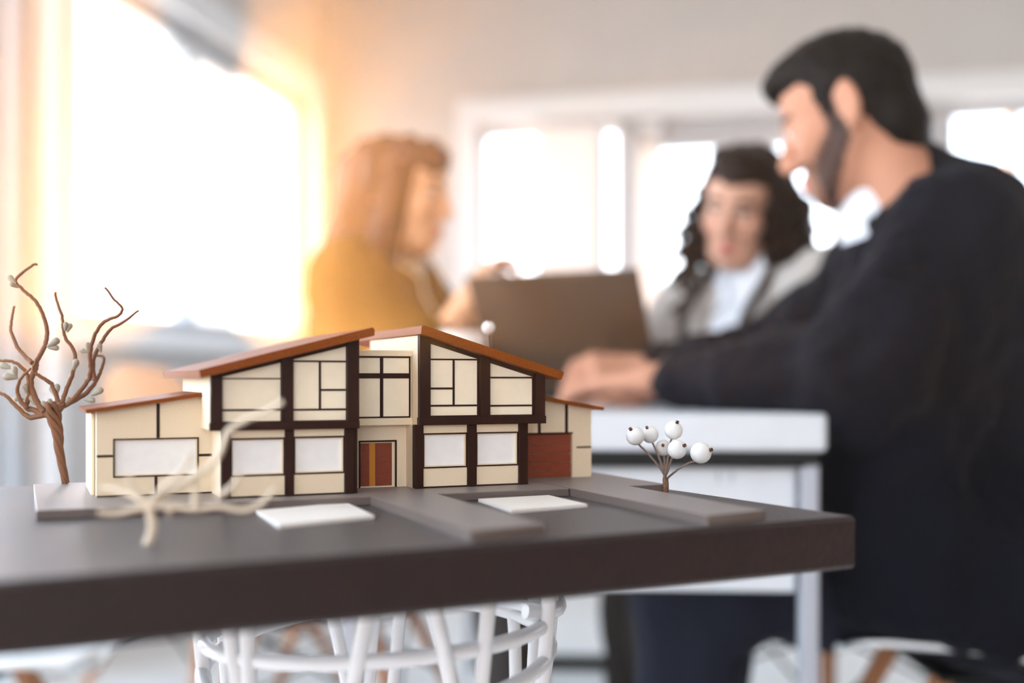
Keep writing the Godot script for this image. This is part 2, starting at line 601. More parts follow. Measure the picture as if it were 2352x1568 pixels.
func room() -> void:
	var W := 6.0
	var D := 8.2
	var Hc := 2.75
	struct(room_box("floor", [[-0.3, -0.2, -0.3, W + 0.3, 0.0, D + 0.3]], M.floor), "pale glossy floor under the desk and chairs", "floor")
	struct(room_box("ceiling", [[-0.3, Hc, -0.3, W + 0.3, Hc + 0.2, D + 0.3]], M.ceiling_paint), "plain pale ceiling above the room", "ceiling")
	# left wall: windows at z 0.18-1.92 and 4.0-7.6, glazed door at 2.04-3.8
	var top := 1.98
	var high := 2.55
	var sill := 0.93
	struct(room_box("wall_left", [
		[-0.14, 0, -0.3, 0, Hc, 0.18], [-0.14, 0, 1.92, 0, Hc, 2.04], [-0.14, 0, 3.8, 0, Hc, 4.0], [-0.14, 0, 7.6, 0, Hc, D + 0.3],
		[-0.14, 0, 0.18, 0, sill, 1.92], [-0.14, top, 0.18, 0, Hc, 1.92], [-0.14, high, 2.04, 0, Hc, 3.8],
		[-0.14, 0, 4.0, 0, 0.3, 7.6], [-0.14, high, 4.0, 0, Hc, 7.6]], M.wall_paint),
		"beige wall with tall bright windows on the left", "wall")
	# back wall: one long window from x 0.66 to 5.4
	struct(room_box("wall_back", [
		[-0.14, 0, -0.2, 0.66, Hc, 0], [5.4, 0, -0.2, W + 0.3, Hc, 0], [0.66, 0, -0.2, 5.4, 0.88, 0], [0.66, 1.88, -0.2, 5.4, Hc, 0]], M.wall_paint),
		"light beige back wall with a long white window behind the people", "wall")
	struct(room_box("wall_right", [[W, 0, -0.3, W + 0.3, Hc, D + 0.3]], M.taupe_paint), "plain taupe wall on the right side of the room", "wall")
	struct(room_box("wall_front", [[0, 0, D, 1.3, Hc, D + 0.15], [3.9, 0, D, W, Hc, D + 0.15], [1.3, 0, D, 3.9, 0.9, D + 0.15], [1.3, 2.5, D, 3.9, Hc, D + 0.15]], M.wall_paint), "beige wall with a wide window behind the viewer", "wall")
	var fw := Node3D.new()
	fw.name = "window_4"
	fw.transform = ROOM
	add_child(fw)
	struct(fw, "wide white framed window in the wall behind the viewer", "window")
	room_box("frame", [[1.3, 0.9, D + 0.05, 3.9, 0.96, D + 0.11], [1.3, 2.44, D + 0.05, 3.9, 2.5, D + 0.11], [1.3, 0.96, D + 0.05, 1.36, 2.44, D + 0.11], [3.84, 0.96, D + 0.05, 3.9, 2.44, D + 0.11]], M.white_frame, fw, 0.004)
	room_box("mullion", [[2.57, 0.96, D + 0.05, 2.63, 2.44, D + 0.11]], M.white_frame, fw, 0.004)
	for e in [[1.36, 2.57], [2.63, 3.84]]:
		room_box("pane", [[e[0], 0.96, D + 0.078, e[1], 2.44, D + 0.082]], M.glass, fw)
	side_window("window_1", 0.18, 1.92, sill, top, [1.16], true, "tall white framed window nearest the room corner on the left wall")
	side_window("window_2", 4.0, 7.6, 0.3, high, [5.2, 6.4], true, "white framed window beside the viewer on the left wall")
	side_window("door_1", 2.04, 3.8, 0.02, high, [2.15, 2.95], false, "white framed glazed balcony door at the left edge of the view")
	# back window: frame, mullions, panes
	var w := Node3D.new()
	w.name = "window_3"
	w.transform = ROOM
	add_child(w)
	struct(w, "long white framed window across the back wall behind the people", "window")
	room_box("casing", [[0.60, 1.88, 0.0, 5.46, 1.98, 0.04], [0.60, 0.82, 0, 0.68, 1.88, 0.04], [5.38, 0.82, 0, 5.46, 1.88, 0.04]], M.white_frame, w, 0.004)
	room_box("window_sill", [[0.58, 0.84, -0.25, 5.48, 0.88, 0.10]], M.white_frame, w, 0.006)
	var posts := [[0.66, 0.70], [1.265, 1.36], [2.44, 2.62], [2.82, 2.86], [3.6, 3.7], [4.5, 4.6], [5.36, 5.40]]
	for p in posts:
		room_box("mullion", [[p[0], 0.88, -0.15, p[1], 1.88, -0.08]], M.grey_frame, w, 0.004)
	for k in posts.size() - 1:
		var a: float = posts[k][1]
		var b: float = posts[k + 1][0]
		room_box("sash", [[a, 1.84, -0.14, b, 1.88, -0.09], [a, 0.88, -0.14, b, 0.94, -0.09]] if k != 1 else [[a, 1.755, -0.14, b, 1.88, -0.09], [a, 0.88, -0.14, b, 0.94, -0.09]], M.grey_frame, w, 0.003)
		room_box("pane", [[a, 0.94, -0.117, b, 1.84 if k != 1 else 1.755, -0.113]], M.glass, w)
	blind("vertical_blind", "white vertical blind hanging in the back window left of the laptop", Vector3(0.93, 0, -0.045), Vector3(1, 0, 0), 0.36, 0.075, 1.87, 0.92, 0.30)
	blind("vertical_blind", "white vertical blind drawn aside between the two women", Vector3(1.37, 0, -0.045), Vector3(1, 0, 0), 0.09, 0.03, 1.87, 0.92, 1.2)
	blind("vertical_blind", "white vertical blind hanging in the back window behind the man", Vector3(2.14, 0, -0.045), Vector3(1, 0, 0), 0.30, 0.075, 1.87, 0.92, 0.3)
	blind("vertical_blind", "white vertical blind drawn open in the tall left window", Vector3(-0.06, 0, 0.80), Vector3(0, 0, 1), 0.48, 0.07, 1.93, 0.98, 0.9)
	struct(room_box("baseboard_back", [[0, 0, 0, W, 0.07, 0.015]], M.white_frame), "white skirting along the back wall", "baseboard")
	struct(room_box("baseboard_left", [[0, 0, 0.015, 0.015, 0.07, 2.06]], M.white_frame), "white skirting along the left wall under the window", "baseboard")

func side_window(called: String, z0: float, z1: float, y0: float, y1: float, mids: Array, has_sill: bool, label: String) -> void:
	var w := Node3D.new()
	w.name = called
	w.transform = ROOM
	add_child(w)
	struct(w, label, "door" if called.begins_with("door") else "window")
	room_box("casing", [[0, y1, z0 - 0.06, 0.035, y1 + 0.11, z1 + 0.06], [0, y0, z0 - 0.06, 0.035, y1, z0], [0, y0, z1, 0.035, y1, z1 + 0.06]], M.white_frame, w, 0.004)
	room_box("frame", [[-0.10, y1 - 0.05, z0, -0.04, y1, z1], [-0.10, y0, z0, -0.04, y0 + 0.06, z1], [-0.10, y0, z0, -0.04, y1, z0 + 0.05], [-0.10, y0, z1 - 0.05, -0.04, y1, z1]], M.grey_frame, w, 0.004)
	var edge := [z0 + 0.05]
	for m in mids:
		room_box("mullion", [[-0.095, y0 + 0.06, m - 0.03, -0.045, y1 - 0.05, m + 0.03]], M.grey_frame, w, 0.004)
		edge.append(m - 0.03)
		edge.append(m + 0.03)
	edge.append(z1 - 0.05)
	for k in range(0, edge.size(), 2):
		room_box("pane", [[-0.072, y0 + 0.06, edge[k], -0.068, y1 - 0.05, edge[k + 1]]], M.glass, w)
	if has_sill:
		room_box("window_sill", [[-0.12, y0 - 0.05, z0 - 0.06, 0.07, y0 + 0.005, z1 + 0.06]], M.white_frame, w, 0.006)

func blind(called: String, label: String, at: Vector3, along: Vector3, length: float, pitch: float, y1: float, y0: float, turn: float) -> void:
	var b := Node3D.new()
	b.name = numbered(called, self)
	b.transform = ROOM * Transform3D(Basis.IDENTITY, at)
	add_child(b)
	tag(b, label, "window blind")
	var st := st_new()
	var across := Vector3(along.z, 0, along.x)
	var h0 := -across * 0.02 + Vector3(0, y1 - 0.04, 0)
	var h1 := along * length + across * 0.02 + Vector3(0, y1, 0)
	bx(st, h0.min(h1), h0.max(h1), 0.003)
	commit(st, "headrail", M.white_frame, b)
	var n := int(length / pitch)
	for k in n:
		var s := st_new()
		var half := 0.042
		bx(s, Vector3(-half, y0, -0.0008), Vector3(half, y1 - 0.04, 0.0008), 0.0, Transform3D(Basis(Vector3.UP, turn + atan2(-along.z, along.x)), along * (pitch * (k + 0.5))))
		commit(s, "slat", M.blind_fabric, b)

# ------------------------------------------------------------------ white desk
func desk() -> void:
	var t := thing("desk", "white desk with a thick top and metal frame that the people sit round", "desk", Vector3(0.379, 0, -1.367), deg_to_rad(-3.0))
	var w := 0.60
	var l := 1.75
	var st := st_new()
	bx(st, Vector3(-w, 0.705, -l), Vector3(0, 0.750, 0), 0.004)
	commit(st, "desktop", M.white_desk, t)
	st = st_new()
	bx(st, Vector3(-w + 0.01, 0.684, -l + 0.02), Vector3(-0.008, 0.705, -0.012), 0.001)
	commit(st, "apron", M.dark_metal, t)
	for e in [[-0.028, -0.012], [-w + 0.008, -0.012], [-0.028, -l + 0.045], [-w + 0.008, -l + 0.045]]:
		st = st_new()
		bx(st, Vector3(e[0], 0, e[1] - 0.03), Vector3(e[0] + 0.021, 0.690, e[1]), 0.002)
		commit(st, "leg", M.desk_metal, t)
	st = st_new()
	bx(st, Vector3(-w + 0.036, 0.005, -l + 0.02), Vector3(-0.034, 0.04, -l + 0.045), 0.002)
	commit(st, "foot_rail", M.dark_metal, t)
	st = st_new()
	bx(st, Vector3(-w + 0.036, 0.530, -0.115), Vector3(-0.032, 0.683, -0.03), 0.002)
	var dr := commit(st, "drawer", M.white_desk, t)
	for k in 2:
		st = st_new()
		bx(st, Vector3(-0.128 + k * 0.016, 0.664, -0.0302), Vector3(-0.124 + k * 0.016, 0.678, -0.0288), 0.0004)
		commit(st, "pull_slot", M.desk_metal, dr)

# ------------------------------------------------------------------ dark table with a white wire base
func table() -> void:
	var t := thing("table", "dark brown square topped table on a white wire basket base", "table", Vector3(0.1979, 0, -0.6513), deg_to_rad(28.0))
	var st := st_new()
	bx(st, Vector3(-0.60, 0.6835, -0.428), Vector3(0, 0.7133, 0), 0.0022)
	commit(st, "edge_band", M.table_laminate, t)
	st = st_new()
	bx(st, Vector3(-0.5985, 0.7120, -0.4265), Vector3(-0.0015, 0.7135, -0.0015), 0.0006)
	commit(st, "tabletop", M.table_laminate, t)
	# base: rods between rings, all one white enamelled wire
	var c := t.to_local(Vector3(-0.0862, 0, -0.7371))
	st = st_new()
	bx(st, c + Vector3(-0.10, 0.677, -0.10), c + Vector3(0.10, 0.6835, 0.10), 0.002)
	commit(st, "mounting_plate", M.white_enamel, t)
	var ring := func(y: float, r: float, tilt: float, phase: float, a0: float, a1: float) -> Array:
		var out := []
		for k in 41:
			var a := lerpf(a0, a1, k / 40.0)
			out.append(c + Vector3(cos(a) * r, y + tilt * sin(a + phase), sin(a) * r))
		return out
	for e in [[0.678, 0.115, 0.0, 0.0, 0.0, TAU], [0.632, 0.109, 0.006, 0.5, 0.0, TAU], [0.615, 0.111, 0.012, 2.2, 0.0, TAU], [0.50, 0.10, 0.02, 1.0, 0.0, TAU], [0.25, 0.11, 0.03, 4.0, 0.0, TAU], [0.012, 0.17, 0.0, 0.0, 0.0, TAU]]:
		st = st_new()
		tube(st, ring.call(e[0], e[1], e[2], e[3], e[4], e[5]), 0.0046, 0.0046, 10)
		commit(st, "ring", M.white_enamel, t)
	var loop := []
	for k in 25:
		var a := lerpf(-2.2, 1.6, k / 24.0)
		loop.append(c + Vector3(0.071 + 0.044 * cos(a), 0.659 - 0.012 * sin(a * 1.0) - 0.010 * cos(a), 0.02 + 0.05 * sin(a)))
	st = st_new()
	tube(st, loop, 0.0046, 0.0046, 10)
	commit(st, "loop", M.white_enamel, t)
	var n := 15
	for k in n:
		var a := TAU * k / n + 0.15 * sin(k * 2.3)
		var lean := 0.55 * sin(k * 4.1 + 0.6)
		st = st_new()
		var pts := []
		for q in [[0.681, 0.113, 0.0], [0.607, 0.110, 0.30], [0.45, 0.095, 0.8], [0.25, 0.105, 1.3], [0.012, 0.17, 1.7]]:
			var b: float = a + lean * q[2]
			pts.append(c + Vector3(cos(b) * q[1], q[0], sin(b) * q[1]))
		tube(st, spline(pts, 5), 0.0046, 0.0046, 10)
		commit(st, "rod", M.white_enamel, t)

# ------------------------------------------------------------------ the model house (millimetres, x along the front, z towards the viewer)
var hs: Node3D

func hb(called: String, x0: float, y0: float, z0: float, x1: float, y1: float, z1: float, m: Material, b := 0.25, parent: Node = null) -> MeshInstance3D:
	var st := st_new()
	bx(st, Vector3(x0, y0, z0) * 0.001, Vector3(x1, y1, z1) * 0.001, b * 0.001)
	return commit(st, called, m, parent if parent else hs)

func hp(called: String, poly: Array, z0: float, z1: float, m: Material, parent: Node = null) -> MeshInstance3D:
	var st := st_new()
	prism(st, poly, z0, z1, 0.001)
	return commit(st, called, m, parent if parent else hs)

func window_unit(x0: float, y0: float, x1: float, y1: float, z: float, wall: Material) -> void:
	# a recessed pane within a cream reveal and a thin dark frame; z is the wall's face
	var st := st_new()
	var f := 0.9
	for e in [[x0 - f, y0 - f, x1 + f, y0], [x0 - f, y1, x1 + f, y1 + f], [x0 - f, y0, x0, y1], [x1, y0, x1 + f, y1]]:
		bx(st, Vector3(e[0], e[1], z - 2.0) * 0.001, Vector3(e[2], e[3], z + 0.5) * 0.001, 0.0001)
	var w := commit(st, "window", M.dark_trim, hs)
	st = st_new()
	for e in [[x0, y0, x1, y0 + 0.7], [x1 - 0.8, y0 + 0.7, x1, y1], [x0, y1 - 0.4, x1 - 0.8, y1], [x0, y0 + 0.7, x0 + 0.4, y1 - 0.4]]:
		bx(st, Vector3(e[0], e[1], z - 2.6) * 0.001, Vector3(e[2], e[3], z - 0.2) * 0.001, 0.0)
	commit(st, "reveal", wall, w)
	hb("pane", x0 + 0.4, y0 + 0.7, z - 2.9, x1 - 0.8, y1 - 0.4, z - 1.9, M.frosted_pane, 0.05, w)

func strips(list: Array, z: float) -> void:
	for e in list:
		hb("trim_strip", e[0], e[1], z - 0.6, e[2], e[3], z + 0.35, M.dark_trim, 0.12)

func house() -> void:
	hs = thing("model_house", "cardboard model of a cream half timbered house with brown sloping roofs on a grey base", "model house", Vector3(-0.17781, EYE - 0.073, -0.69498), deg_to_rad(23.2))
	var K: Material = M.cream_board
	# base boards and paths
	hb("base_board", -104.5, -5.4, -150, 224.4, -0.05, 25, M.base_board, 0.5)
	hb("base_board", 225.2, -5.4, -150, 300.5, -0.1, 25.5, M.base_board, 0.5)
	hp("walkway", [Vector2(87, -198.7), Vector2(130.8, -189), Vector2(130.8, -25.2), Vector2(87, -25.2)], -5.4, 0.0, M.base_board).rotation.x = -PI / 2
	hp("walkway", [Vector2(225.2, -191.5), Vector2(269, -182), Vector2(269, -25.7), Vector2(225.2, -25.7)], -5.4, 0.0, M.base_board).rotation.x = -PI / 2
	# wing on the left
	hp("wall", [Vector2(-69.5, 0), Vector2(1, 0), Vector2(1, 62.9), Vector2(-69.5, 52.7)], -121, -40, K)
	hp("wall", [Vector2(-69.5, 0), Vector2(-58.9, 0), Vector2(-58.9, 54.2), Vector2(-69.5, 52.7)], -39.8, -37, K)
	hp("wall", [Vector2(-9.0, 0), Vector2(1, 0), Vector2(1, 62.9), Vector2(-9.0, 61.5)], -39.8, -37, K)
	hp("wall", [Vector2(-58.9, 35), Vector2(-9.0, 35), Vector2(-9.0, 61.5), Vector2(-58.9, 54.2)], -39.8, -37, K)
	hb("wall", -58.9, 0, -39.8, -9.0, 12.6, -37, K, 0.0)
	hb("wall", -71.8, 0, -120, -70.0, 51.5, -50, K, 0.2)
	window_unit(-58.9, 12.6, -9.0, 35.0, -37, K)
	strips([[-34, 36, -32, 57.6], [-69.3, 24.5, -59.9, 26], [-8, 23.6, 0.6, 25.2], [-35.2, 0.3, -33.4, 11.6], [-69.3, 0, 0.8, 0.9]], -37)
	hp("roof", [Vector2(-75.5, 51.9), Vector2(-6.6, 61.9), Vector2(-7.2, 64.4), Vector2(-76.1, 54.3)], -125, -30, M.roof_brown)
	# left main block
	hb("wall", 0, 0, -125, 83, 42, -2, K, 0.2)
	for e in [[5.5, 36.6, 38.7, 41.8], [44.3, 36.9, 76.7, 41.8], [5.5, 0.9, 38.7, 13.0], [44.3, 0.9, 76.7, 13.2]]:
		hb("panel", e[0], e[1], -2, e[2], e[3], 1.6, K, 0.2)
	window_unit(6.4, 14.0, 37.9, 35.6, 1.6, K)
	window_unit(45.2, 14.2, 76.0, 35.9, 1.6, K)
	hb("trim_strip", 5.5, 0, -2, 76.7, 0.9, 1.9, M.dark_trim, 0.1)
	for e in [[0, 5.5], [38.7, 44.3], [76.7, 82.9]]:
		hb("post", e[0], 0, -4 if e[0] > 0 else -2, e[1], 42, 3.4, M.dark_trim, 0.4)
	hb("post", 83.0, 0, -30, 85.2, 42, 2.2, M.dark_trim, 0.2)
	hp("wall", [Vector2(-7, 41.8), Vector2(84.6, 41.8), Vector2(84.6, 98.2), Vector2(-7, 75.3)], -125, 3.0, K)
	hb("beam", -7.6, 41.6, 3.0, 85.2, 46.4, 7.6, M.dark_trim, 0.3)
	for e in [[-6.9, -0.2], [35.8, 43.0], [77.3, 84.9]]:
		hp("post", [Vector2(e[0], 46.4), Vector2(e[1], 46.4), Vector2(e[1], 77.05 + 0.2505 * e[1]), Vector2(e[0], 77.05 + 0.2505 * e[0])], 3.0, 7.4, M.dark_trim)
	for e in [[0.3, 35.5], [43.3, 77.0]]:
		hp("panel", [Vector2(e[0], 47), Vector2(e[1], 47), Vector2(e[1], 76 + 0.2505 * e[1]), Vector2(e[0], 76 + 0.2505 * e[0])], 3.0, 3.9, M.cream_panel)
		hp("trim_strip", [Vector2(e[0], 74.3 + 0.2505 * e[0]), Vector2(e[1], 74.3 + 0.2505 * e[1]), Vector2(e[1], 77 + 0.2505 * e[1]), Vector2(e[0], 77 + 0.2505 * e[0])], 3.0, 5.6, M.dark_trim)
	strips([[-0.2, 46.3, 35.8, 47.1], [43, 46.3, 77.3, 47.1], [-0.2, 53.4, 35.8, 54.6], [-0.2, 72.8, 35.8, 73.6], [43, 53.2, 77.3, 54.4], [43, 83.5, 77.3, 84.6], [59.6, 54.4, 61, 83.5], [61, 65.5, 77.3, 66.7]], 4.2)
	hp("roof", [Vector2(-14.2, 73.5), Vector2(92.3, 100.2), Vector2(92.5, 104.2), Vector2(91, 105.5), Vector2(-15.3, 78.3)], -178, 16, M.roof_brown)
	# entrance between the blocks, with its bay window
	hb("wall", 83, 0, -125, 129, 42, -34, K, 0.0)
	for e in [[85.2, 0, 96.0, 42], [120.3, 0, 129, 42], [96.0, 30.8, 120.3, 42]]:
		hb("wall", e[0], e[1], -34, e[2], e[3], -31, K, 0.0)
	var st := st_new()
	for e in [[95.1, 0, 96.2, 31.7], [120.4, 0, 121.6, 31.7], [96.2, 30.6, 120.4, 31.7]]:
		bx(st, Vector3(e[0], e[1], -33) * 0.001, Vector3(e[2], e[3], -30.4) * 0.001, 0.0001)
	var door := commit(st, "entry_door", M.dark_trim, hs)
	hb("door_panel", 96.8, 0.9, -33.6, 102.9, 29.8, -32.4, M.door_red, 0.1, door)
	hb("door_strip", 102.9, 0.9, -33.6, 107.2, 29.8, -32.6, M.door_gold, 0.1, door)
	hb("door_panel", 107.2, 0.9, -33.6, 118.6, 29.8, -32.2, M.door_red, 0.1, door)
	hb("door_frame", 118.6, 0, -33.8, 120.3, 30.6, -31.9, K, 0.1, door)
	hb("door_frame", 96.2, 29.8, -33.8, 118.6, 30.6, -31.9, K, 0.1, door)
	hb("door_frame", 96.2, 0, -33.8, 118.6, 0.9, -31.7, K, 0.1, door)
	hb("wall", 85.2, 42.2, -125, 130.0, 92, -26.0, K, 0.2)
	hb("bay_cap", 85.2, 88.2, -26, 130.2, 92.2, -23.0, K, 0.3)
	hb("bay_lip", 85.2, 42.0, -26, 130.3, 46.6, -23.0, K, 0.3)
	hb("panel", 85.2, 46.6, -26, 130.0, 88.2, -24.8, M.cream_panel, 0.0)
	strips([[85.2, 46.9, 129.3, 47.9], [85.2, 87.1, 129.3, 88.1], [128.3, 47.9, 129.4, 87.1], [108, 47.9, 110.2, 87.1], [85.2, 73.4, 128.3, 76.8]], -24.5)
	# right main block
	hb("wall", 128.4, 0, -125, 210.6, 42.5, -17, K, 0.2)
	for e in [[134.4, 36.6, 166.0, 42.6], [172.5, 36.6, 203.9, 42.6], [134.4, 0.9, 166.0, 13.1], [172.5, 0.9, 203.9, 13.3]]:
		hb("panel", e[0], e[1], -17, e[2], e[3], -13.4, K, 0.2)
	window_unit(135.3, 14.1, 165.1, 35.7, -13.4, K)
	window_unit(173.4, 14.3, 203.0, 35.7, -13.4, K)
	hb("trim_strip", 134.4, 0, -17, 203.9, 0.9, -13.0, M.dark_trim, 0.1)
	for e in [[128.4, 134.4], [166.0, 172.5], [203.9, 210.7]]:
		hb("post", e[0], 0, -18, e[1], 42.5, -11.6, M.dark_trim, 0.4)
	hp("wall", [Vector2(130.2, 42.4), Vector2(222, 42.4), Vector2(222, 74.9), Vector2(130.2, 101.9)], -125, -12, K)
	hb("beam", 129.8, 42.2, -12, 222.6, 47.6, -7.4, M.dark_trim, 0.3)
	for e in [[130.4, 137.9], [173.7, 180.7], [215.0, 221.8]]:
		hp("post", [Vector2(e[0], 47.6), Vector2(e[1], 47.6), Vector2(e[1], 140.2 - 0.2938 * e[1]), Vector2(e[0], 140.2 - 0.2938 * e[0])], -12, -7.6, M.dark_trim)
	for e in [[137.9, 172.6], [180.9, 213.8]]:
		hp("panel", [Vector2(e[0], 48), Vector2(e[1], 48), Vector2(e[1], 139.6 - 0.2938 * e[1]), Vector2(e[0], 139.6 - 0.2938 * e[0])], -12, -11.1, M.cream_panel)
		hp("trim_strip", [Vector2(e[0], 137.3 - 0.2938 * e[0]), Vector2(e[1], 137.3 - 0.2938 * e[1]), Vector2(e[1], 140 - 0.2938 * e[1]), Vector2(e[0], 140 - 0.2938 * e[0])], -12, -9.4, M.dark_trim)
	strips([[137.9, 47.6, 173.7, 48.5], [180.7, 47.6, 215, 48.5], [172.3, 48.5, 173.9, 87.2], [213.2, 48.5, 215.2, 75.4], [137.9, 54.5, 172.3, 55.7], [137.9, 85.6, 172.3, 86.6], [154.6, 55.7, 156.0, 85.6], [137.9, 66.0, 154.6, 67.3], [180.7, 54.1, 213.2, 55.3], [180.7, 73.4, 213.2, 74.5]], -10.8)
	hp("roof", [Vector2(128.4, 102.6), Vector2(230.6, 72.6), Vector2(232.4, 77.2), Vector2(231.8, 78.0), Vector2(130.0, 108.3), Vector2(128.9, 107.6)], -178, 0.5, M.roof_brown)
	# garage on the right
	hp("wall", [Vector2(210, 0), Vector2(279.4, 0), Vector2(279.4, 50.7), Vector2(210, 62.3)], -125, -53, K)
	hp("wall", [Vector2(210, 33.2), Vector2(279.4, 33.2), Vector2(279.4, 50.7), Vector2(210, 62.3)], -53, -50, K)
	hb("wall", 263.6, 0, -53, 279.4, 33.2, -50, K, 0.0)
	st = st_new()
	bx(st, Vector3(211, 32.4, -52.9) * 0.001, Vector3(264, 33.6, -49.7) * 0.001, 0.0001)
	var gd := commit(st, "garage_door", M.dark_trim, hs)
	var edges := [0.2, 5.3, 11.3, 18.0, 24.6, 32.4]
	for k in 5:
		hb("door_panel", 211.2, edges[k] + 0.12, -52.9, 263.2, edges[k + 1] - 0.12, -51.6, M.door_red, 0.35, gd)
	strips([[257.6, 33.6, 260, 54.4], [235.6, 33.6, 237.8, 58], [267.2, 21.6, 279.3, 22.8]], -50)
	hp("roof", [Vector2(205, 62.9), Vector2(284.6, 49.7), Vector2(285.1, 51.8), Vector2(205, 65.8)], -128, -40, M.roof_brown)

func cards() -> void:
	for e in [[[px(588.7, 1171.6, 0.6627), px(794.4, 1152.5, 0.7076), px(859.8, 1182.8, 0.6388), px(641, 1205, 0.5967)], "white rectangular card lying left of the walkway before the model house"],
			[[px(1098.7, 1145, 0.7268), px(1260, 1136.4, 0.7507), px(1349.4, 1157, 0.6961), px(1175.5, 1171, 0.6646)], "white rectangular card lying between the two grey walkways"]]:
		var poly := []
		for p in e[0]:
			poly.append(Vector2(p.x, -p.z))
		var st := st_new()
		prism(st, poly, 0.7136, 0.7155, 1.0, Transform3D(Basis(Vector3.RIGHT, -PI / 2), Vector3.ZERO))
		tag(commit(st, "white_card", M.white_card), e[1], "card", "white cards on the table")

# ------------------------------------------------------------------ twig tree, pale twig, berry sprigs
func bud(st: SurfaceTool, at: Vector3, dir: Vector3, l: float) -> void:
	var y := dir.normalized()
	var x := y.cross(Vector3(0.3, 0.2, 0.9)).normalized()
	var b := Basis(x, y, x.cross(y))
	lathe(st, [Vector2(0.0001, 0), Vector2(l * 0.10, l * 0.08), Vector2(l * 0.2, l * 0.42), Vector2(l * 0.27, l * 0.70), Vector2(l * 0.22, l * 0.90), Vector2(l * 0.10, l * 0.99), Vector2(0.0001, l)], 10, Transform3D(b, at))

